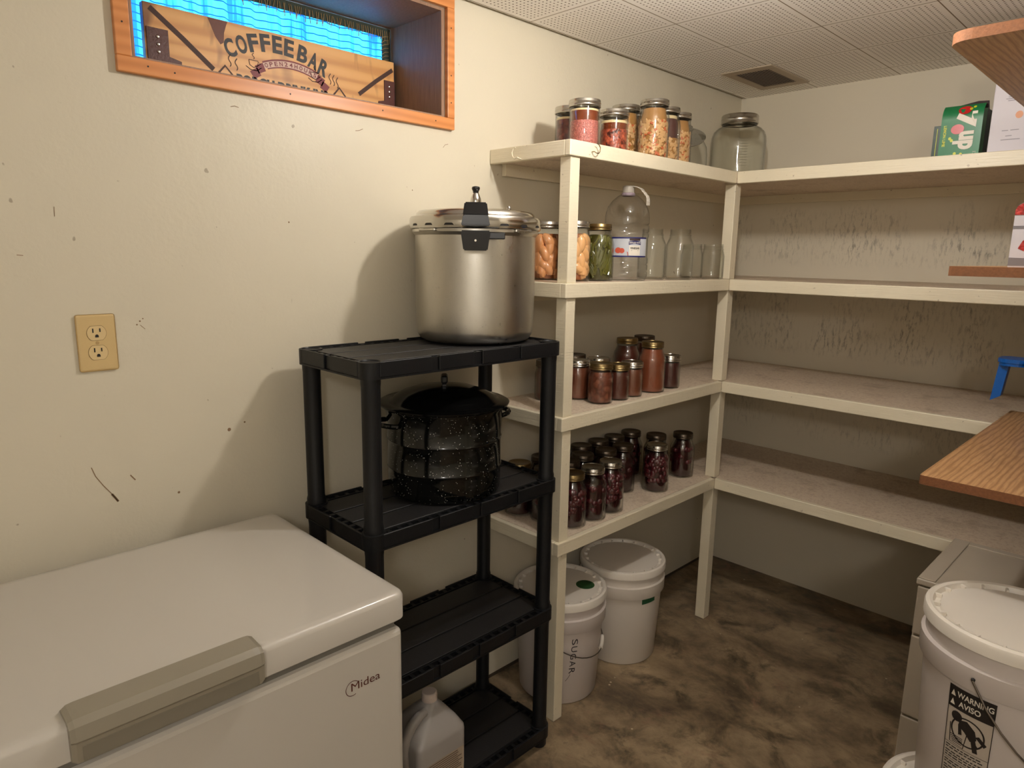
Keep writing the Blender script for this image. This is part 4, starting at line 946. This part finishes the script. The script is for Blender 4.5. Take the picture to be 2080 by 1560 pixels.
for ang in (-1.15,PI-1.15):
    pts=[]
    for k in range(13):
        s_=PI*k/12; x=R-.006+.040*math.sin(s_); y=-.045*math.cos(s_); pts.append(Matrix.Rotation(ang,3,'Z')@Vector((x,y,.185+.004*math.sin(s_))))
    MB().tube(pts,.0065,8).build('handle',ENAM,t)

# water jug on the lowest tier
t=thing('plastic_jug','translucent one-gallon jug of clear liquid on the lowest rack tier','jug',(.285,-1.955,.0655),0)
def sq(hw,hd,z,r,n_=6): return [(x,y,z) for x,y in rrect(-hw,-hd,hw,hd,r,n_)]
lev=[(.066,.070,.0,.014),(.072,.076,.008,.016),(.073,.077,.06,.016),(.073,.077,.158,.016),(.072,.075,.168,.017),(.058,.060,.190,.020),(.038,.039,.214,.022),(.023,.023,.230,.0225),(.019,.019,.234,.0185),(.019,.019,.240,.0185)]
m=MB(); rings=[]
for hw,hd,z,r in lev:
    yo=0 if z<.16 else .012*(z-.16)/.08
    rings.append([m.bm.verts.new((x,y+yo,zz)) for x,y,zz in sq(hw,hd,z,min(r,hw*.98))])
for A_,B_ in zip(rings,rings[1:]):
    n_=len(A_)
    for k in range(n_):
        f=m.bm.faces.new((A_[k],A_[(k+1)%n_],B_[(k+1)%n_],B_[k])); f.smooth=True
m.bm.faces.new(rings[0][::-1]); m.bm.faces.new(rings[-1]); m.build('bottle',MILKY,t)
MB().lathe([(0,.236),(.0205,.236),(.0205,.250),(.0195,.256),(.017,.258),(0,.2575)],(0,.012,0),28).build('cap',mat('cap_translucent',(200,184,172),.3),t)
MB().tube([(.02,-.018,.222),(.022,-.036,.222),(.022,-.060,.205),(.022,-.080,.175),(.022,-.086,.14),(.022,-.080,.105),(.022,-.070,.095)],[.011,.012,.0125,.0125,.012,.011,.009],12).build('handle',MILKY,t)
m=MB(); fb=lambda u,v:Vector((.0738,u,v))
MB().polys(([(-.055,.02),(.066,.02),(.066,.115),(-.055,.115)],[(0,1,2,3)]),fb).build('label',mat('jug_label',(176,160,140),.5),t)
for i in range(14): m.stroke([(-.052,.110-.006*i),(.062-rnd.random()*.02,.110-.006*i)],.0022,lambda u,v:Vector((.0743,u,v)))
m.build('label_print',mat('print_brown',(84,64,52),.5),t)
t=tag(MB().lathe([(0,0),(.030,0),(.032,.004),(.032,.195),(.028,.215),(.016,.226),(0,.229)],seg=28).build('dark_bottle',mat('navy_plastic',(14,16,34),.35)),'dark navy round-topped container mostly hidden behind the clear jug','bottle'); t.location=(.155,-1.985,.0655)

# ------------------------------------------------------------------ chest freezer
FX0,FX1,FY0,FY1=.105,.622,-3.045,-2.250; FT=.842
fz=thing('chest_freezer','white chest freezer with grey lid handle at the lower left','freezer',(FX0,FY0,0))
W_,D_=FX1-FX0,FY1-FY0
m=MB(); m.box((.004,.004,.02),(W_-.004,D_-.006,FT-.070),.012,3); m.build('cabinet',FREEZ,fz)
MB().box((.014,.014,FT-.074),(W_-.016,D_-.018,FT-.054)).build('gasket',GASK,fz)
# lid: rounded box with softened top edge
m=MB(); Pq=rrect(0,0,W_,D_,.020,6); levels=[(.006,FT-.055),(.0,FT-.050),(.0,FT-.010),(.0025,FT-.004),(.008,FT-.0005),(.02,FT)]
rings=[]
for ins,z in levels:
    rings.append([m.bm.verts.new((x,y,z)) for x,y in rrect(ins,ins,W_-ins,D_-ins,max(.004,.020),6)])
for A_,B_ in zip(rings,rings[1:]):
    for k in range(len(A_)):
        f=m.bm.faces.new((A_[k],A_[(k+1)%len(A_)],B_[(k+1)%len(A_)],B_[k])); f.smooth=True
m.bm.faces.new(rings[0][::-1]); f=m.bm.faces.new(rings[-1]); f.smooth=True
lid_=m.build('lid',FREEZ,fz)
# handle straddling the lid's front edge
hy0,hy1=-2.772-FY0,-2.520-FY0
prof=[(W_-.042,FT-.001),(W_-.042,FT+.004),(W_-.034,FT+.010),(W_+.004,FT+.008),(W_+.013,FT+.001),(W_+.016,FT-.018),(W_+.013,FT-.022),(W_+.012,FT-.050),(W_+.004,FT-.056),(W_-.001,FT-.054),(W_-.001,FT-.001)]
m=MB(); A_=[];n_=len(prof); sec=[]
for y,sc_ in ((hy0,.55),(hy0+.006,.92),(hy0+.014,1),(hy1-.014,1),(hy1-.006,.92),(hy1,.55)):
    cx_,cz_=W_-.006,FT-.012; sec.append([m.bm.verts.new((cx_+(x-cx_)*(1 if x<W_ and z<FT else sc_*.25+.75),y,cz_+(z-cz_)*(sc_*.3+.7))) for x,z in prof])
for A_,B_ in zip(sec,sec[1:]):
    for k in range(n_): m.bm.faces.new((A_[k],A_[(k+1)%n_],B_[(k+1)%n_],B_[k]))
m.bm.faces.new(sec[0]); m.bm.faces.new(sec[-1][::-1])
hd=m.build('lid_handle',HANDG,lid_)
m=MB().box((W_+.0115,hy0+.012,FT-.049),(W_+.0135,hy1-.010,FT-.027),.0008); m.build('grip_recess',HANDG2,lid_)
m=MB(); fl=lambda u,v:Vector((W_-.0034,u,v)); yc=-2.345-FY0; zc=.700
put_text(m,'Midea',yc+.008,zc+.001,h=.0150,w=.058,fn=fl)
ring=[(yc-.018+.0135*math.cos(a),zc-.001+.0135*math.sin(a)) for a in [math.radians(q) for q in range(35,300,10)]]; m.stroke(ring,.0012,fl)
m.build('brand_logo',mat('logo_bronze',(86,40,30),.4),fz)

# ------------------------------------------------------------------ coffee bar sign in the window recess
sg=thing('wooden_sign','pine COFFEE BAR sign with leather corner patches leaning in the window recess','sign',(-.215,-2.352,WZ0+.0065))
SLY=.672; SH=.168; tilt=0
MB().box((-.010,0,0),(.010,SLY,SH),.0015).build('board',SIGNW,sg)
sf=plane((.010,0,0),(0,1,0),(0,0,1),(1,0,0),.0006)
m=MB(); m.polys(([(.142,SH-.001),(.150,.148),(.158,.128),(.170,.112),(.178,.118),(.180,.140),(.186,.158),(.190,SH-.001)],[tuple(range(8))]),lambda a,b:sf(a,b,-.0003)); m.build('wood_knot',mat('knot_brown',(104,54,34),.5,var=.35,scale=70),sg,label='dark brown knot at the top edge')
m=MB()
word='COFFEEBAR'; cxx=.318; Rr=.265
for i,ch in enumerate(word):
    aa=(i-4)*.1205+(.012 if i>5 else -.012); px=cxx+Rr*math.sin(aa); pz=.141-Rr+Rr*math.cos(aa)
    put_text(m,ch,px,pz,h=.042,w=.0265 if ch!='B' else .028,fn=sf,rot=-aa*.8,bold=.035)
m.build('arched_lettering',INK,sg,label='dark arched COFFEE BAR letters')
m=MB()
cb=.350; RB=.19; zb=.100-RB
def arcband(r0,r1,a0,a1,n_=18):
    pts=[(cb+r1*math.sin(a0+(a1-a0)*k/n_),zb+r1*math.cos(a0+(a1-a0)*k/n_)) for k in range(n_+1)]+[(cb+r0*math.sin(a1-(a1-a0)*k/n_),zb+r0*math.cos(a1-(a1-a0)*k/n_)) for k in range(n_+1)]
    V=[m.bm.verts.new(sf(*p)) for p in pts]
    for k in range(n_): m.bm.faces.new((V[k],V[k+1],V[2*n_-k],V[2*n_+1-k])).material_index=m.mi
m.mi=1; arcband(RB-.008,RB+.006,-.40,.40); m.mi=0; arcband(RB+.006,RB+.010,-.40,.40); arcband(RB-.011,RB-.008,-.36,.36); arcband(RB-.014,RB+.006,-.52,-.40); arcband(RB-.014,RB+.006,.40,.52); arcband(RB-.020,RB+.0,-.62,-.50); arcband(RB-.020,RB+.0,.50,.62); m.build('banner',[REDP,mat('banner_pale',(214,180,160),.5)],sg,label='dark red arched banner')
m=MB(); txt='OPEN24HOURS'
for i,ch in enumerate(txt):
    aa=(i-5)*.0725; put_text(m,ch,cb+RB*math.sin(aa),zb+(RB-.001)*math.cos(aa),h=.0105,w=.0088,fn=lambda a,b:sf(a,b,.0006),rot=-aa,bold=.02)
m.build('banner_text',REDP,sg)
m=MB(); put_text(m,'PORCH DRINK-INS',.330,.0365,h=.034,w=.250,fn=sf,bold=.06); m.build('lower_lettering',mat('black_paint',(16,12,12),.5),sg,label='black block letters cut off by the window sill')
for (a,b,w0) in [((.014,.158),(.150,.052),.012),((SLY-.006,.146),(SLY-.120,.062),.011)]:
    m=MB(); m.stroke([a,((a[0]+b[0])/2,(a[1]+b[1])/2+.002),b],w0,sf); m.build('burnt_axe_handle',BURN,sg)
for (xc,zc_) in ((.178,.058),(.490,.060)):
    m=MB(); m.stroke([(xc-.026,zc_-.022),(xc,zc_+.008),(xc+.024,zc_-.018)],.005,sf); m.build('burnt_axe_head',BURN,sg)
for (xc,zc_) in ((.190,.080),(.206,.074),(.462,.086),(.473,.084),(.484,.080)):
    m=MB(); m.stroke([(xc+.003*math.sin(q*.9),zc_-.014+.028*q/8) for q in range(9)],.0022,sf); m.build('steam_line',BURN,sg)
for (xc,zc_) in ((.250,.086),(.418,.088)):
    m=MB()
    m.stroke([(xc-.020,zc_-.010),(xc-.008,zc_-.017),(xc+.008,zc_-.017),(xc+.020,zc_-.008)],.0020,sf)
    m.stroke([(xc-.012,zc_+.006),(xc-.010,zc_-.006),(xc,zc_-.011),(xc+.010,zc_-.006),(xc+.012,zc_+.006),(xc-.012,zc_+.006)],.0018,sf)
    m.stroke([(xc+.012,zc_+.003),(xc+.019,zc_+.001),(xc+.011,zc_-.005)],.0016,sf)
    m.stroke([(xc+.003*math.sin(q),zc_+.009+.014*q/7) for q in range(8)],.0016,sf); m.build('cup_drawing',BURN,sg)
for (y0,y1,z0,z1,fy) in ((.004,.050,.0,.116,1),(SLY-.036,SLY-.001,.0,.114,-1)):
    m=MB()
    pts=[(y0,z0),(y1+(.026 if fy>0 else 0),z0),(y1+(.026 if fy>0 else 0),.054),(y1,.060),(y1,z1),(y0,z1)] if fy>0 else [(y0-.026,z0),(y1,z0),(y1,z1),(y0,z1),(y0,.058),(y0-.020,.054)]
    m.prism(pts,0,.0025,sf); lp=m.build('leather_patch',LEATH,sg)
    m=MB()
    for zz in ((.066,.082,.098) if fy>0 else (.070,.084,.098)): m.ell(sf((y0+y1)/2,zz,.003),(.003,.0042,.0042),None,1)
    m.build('rivets',RIVET,lp)
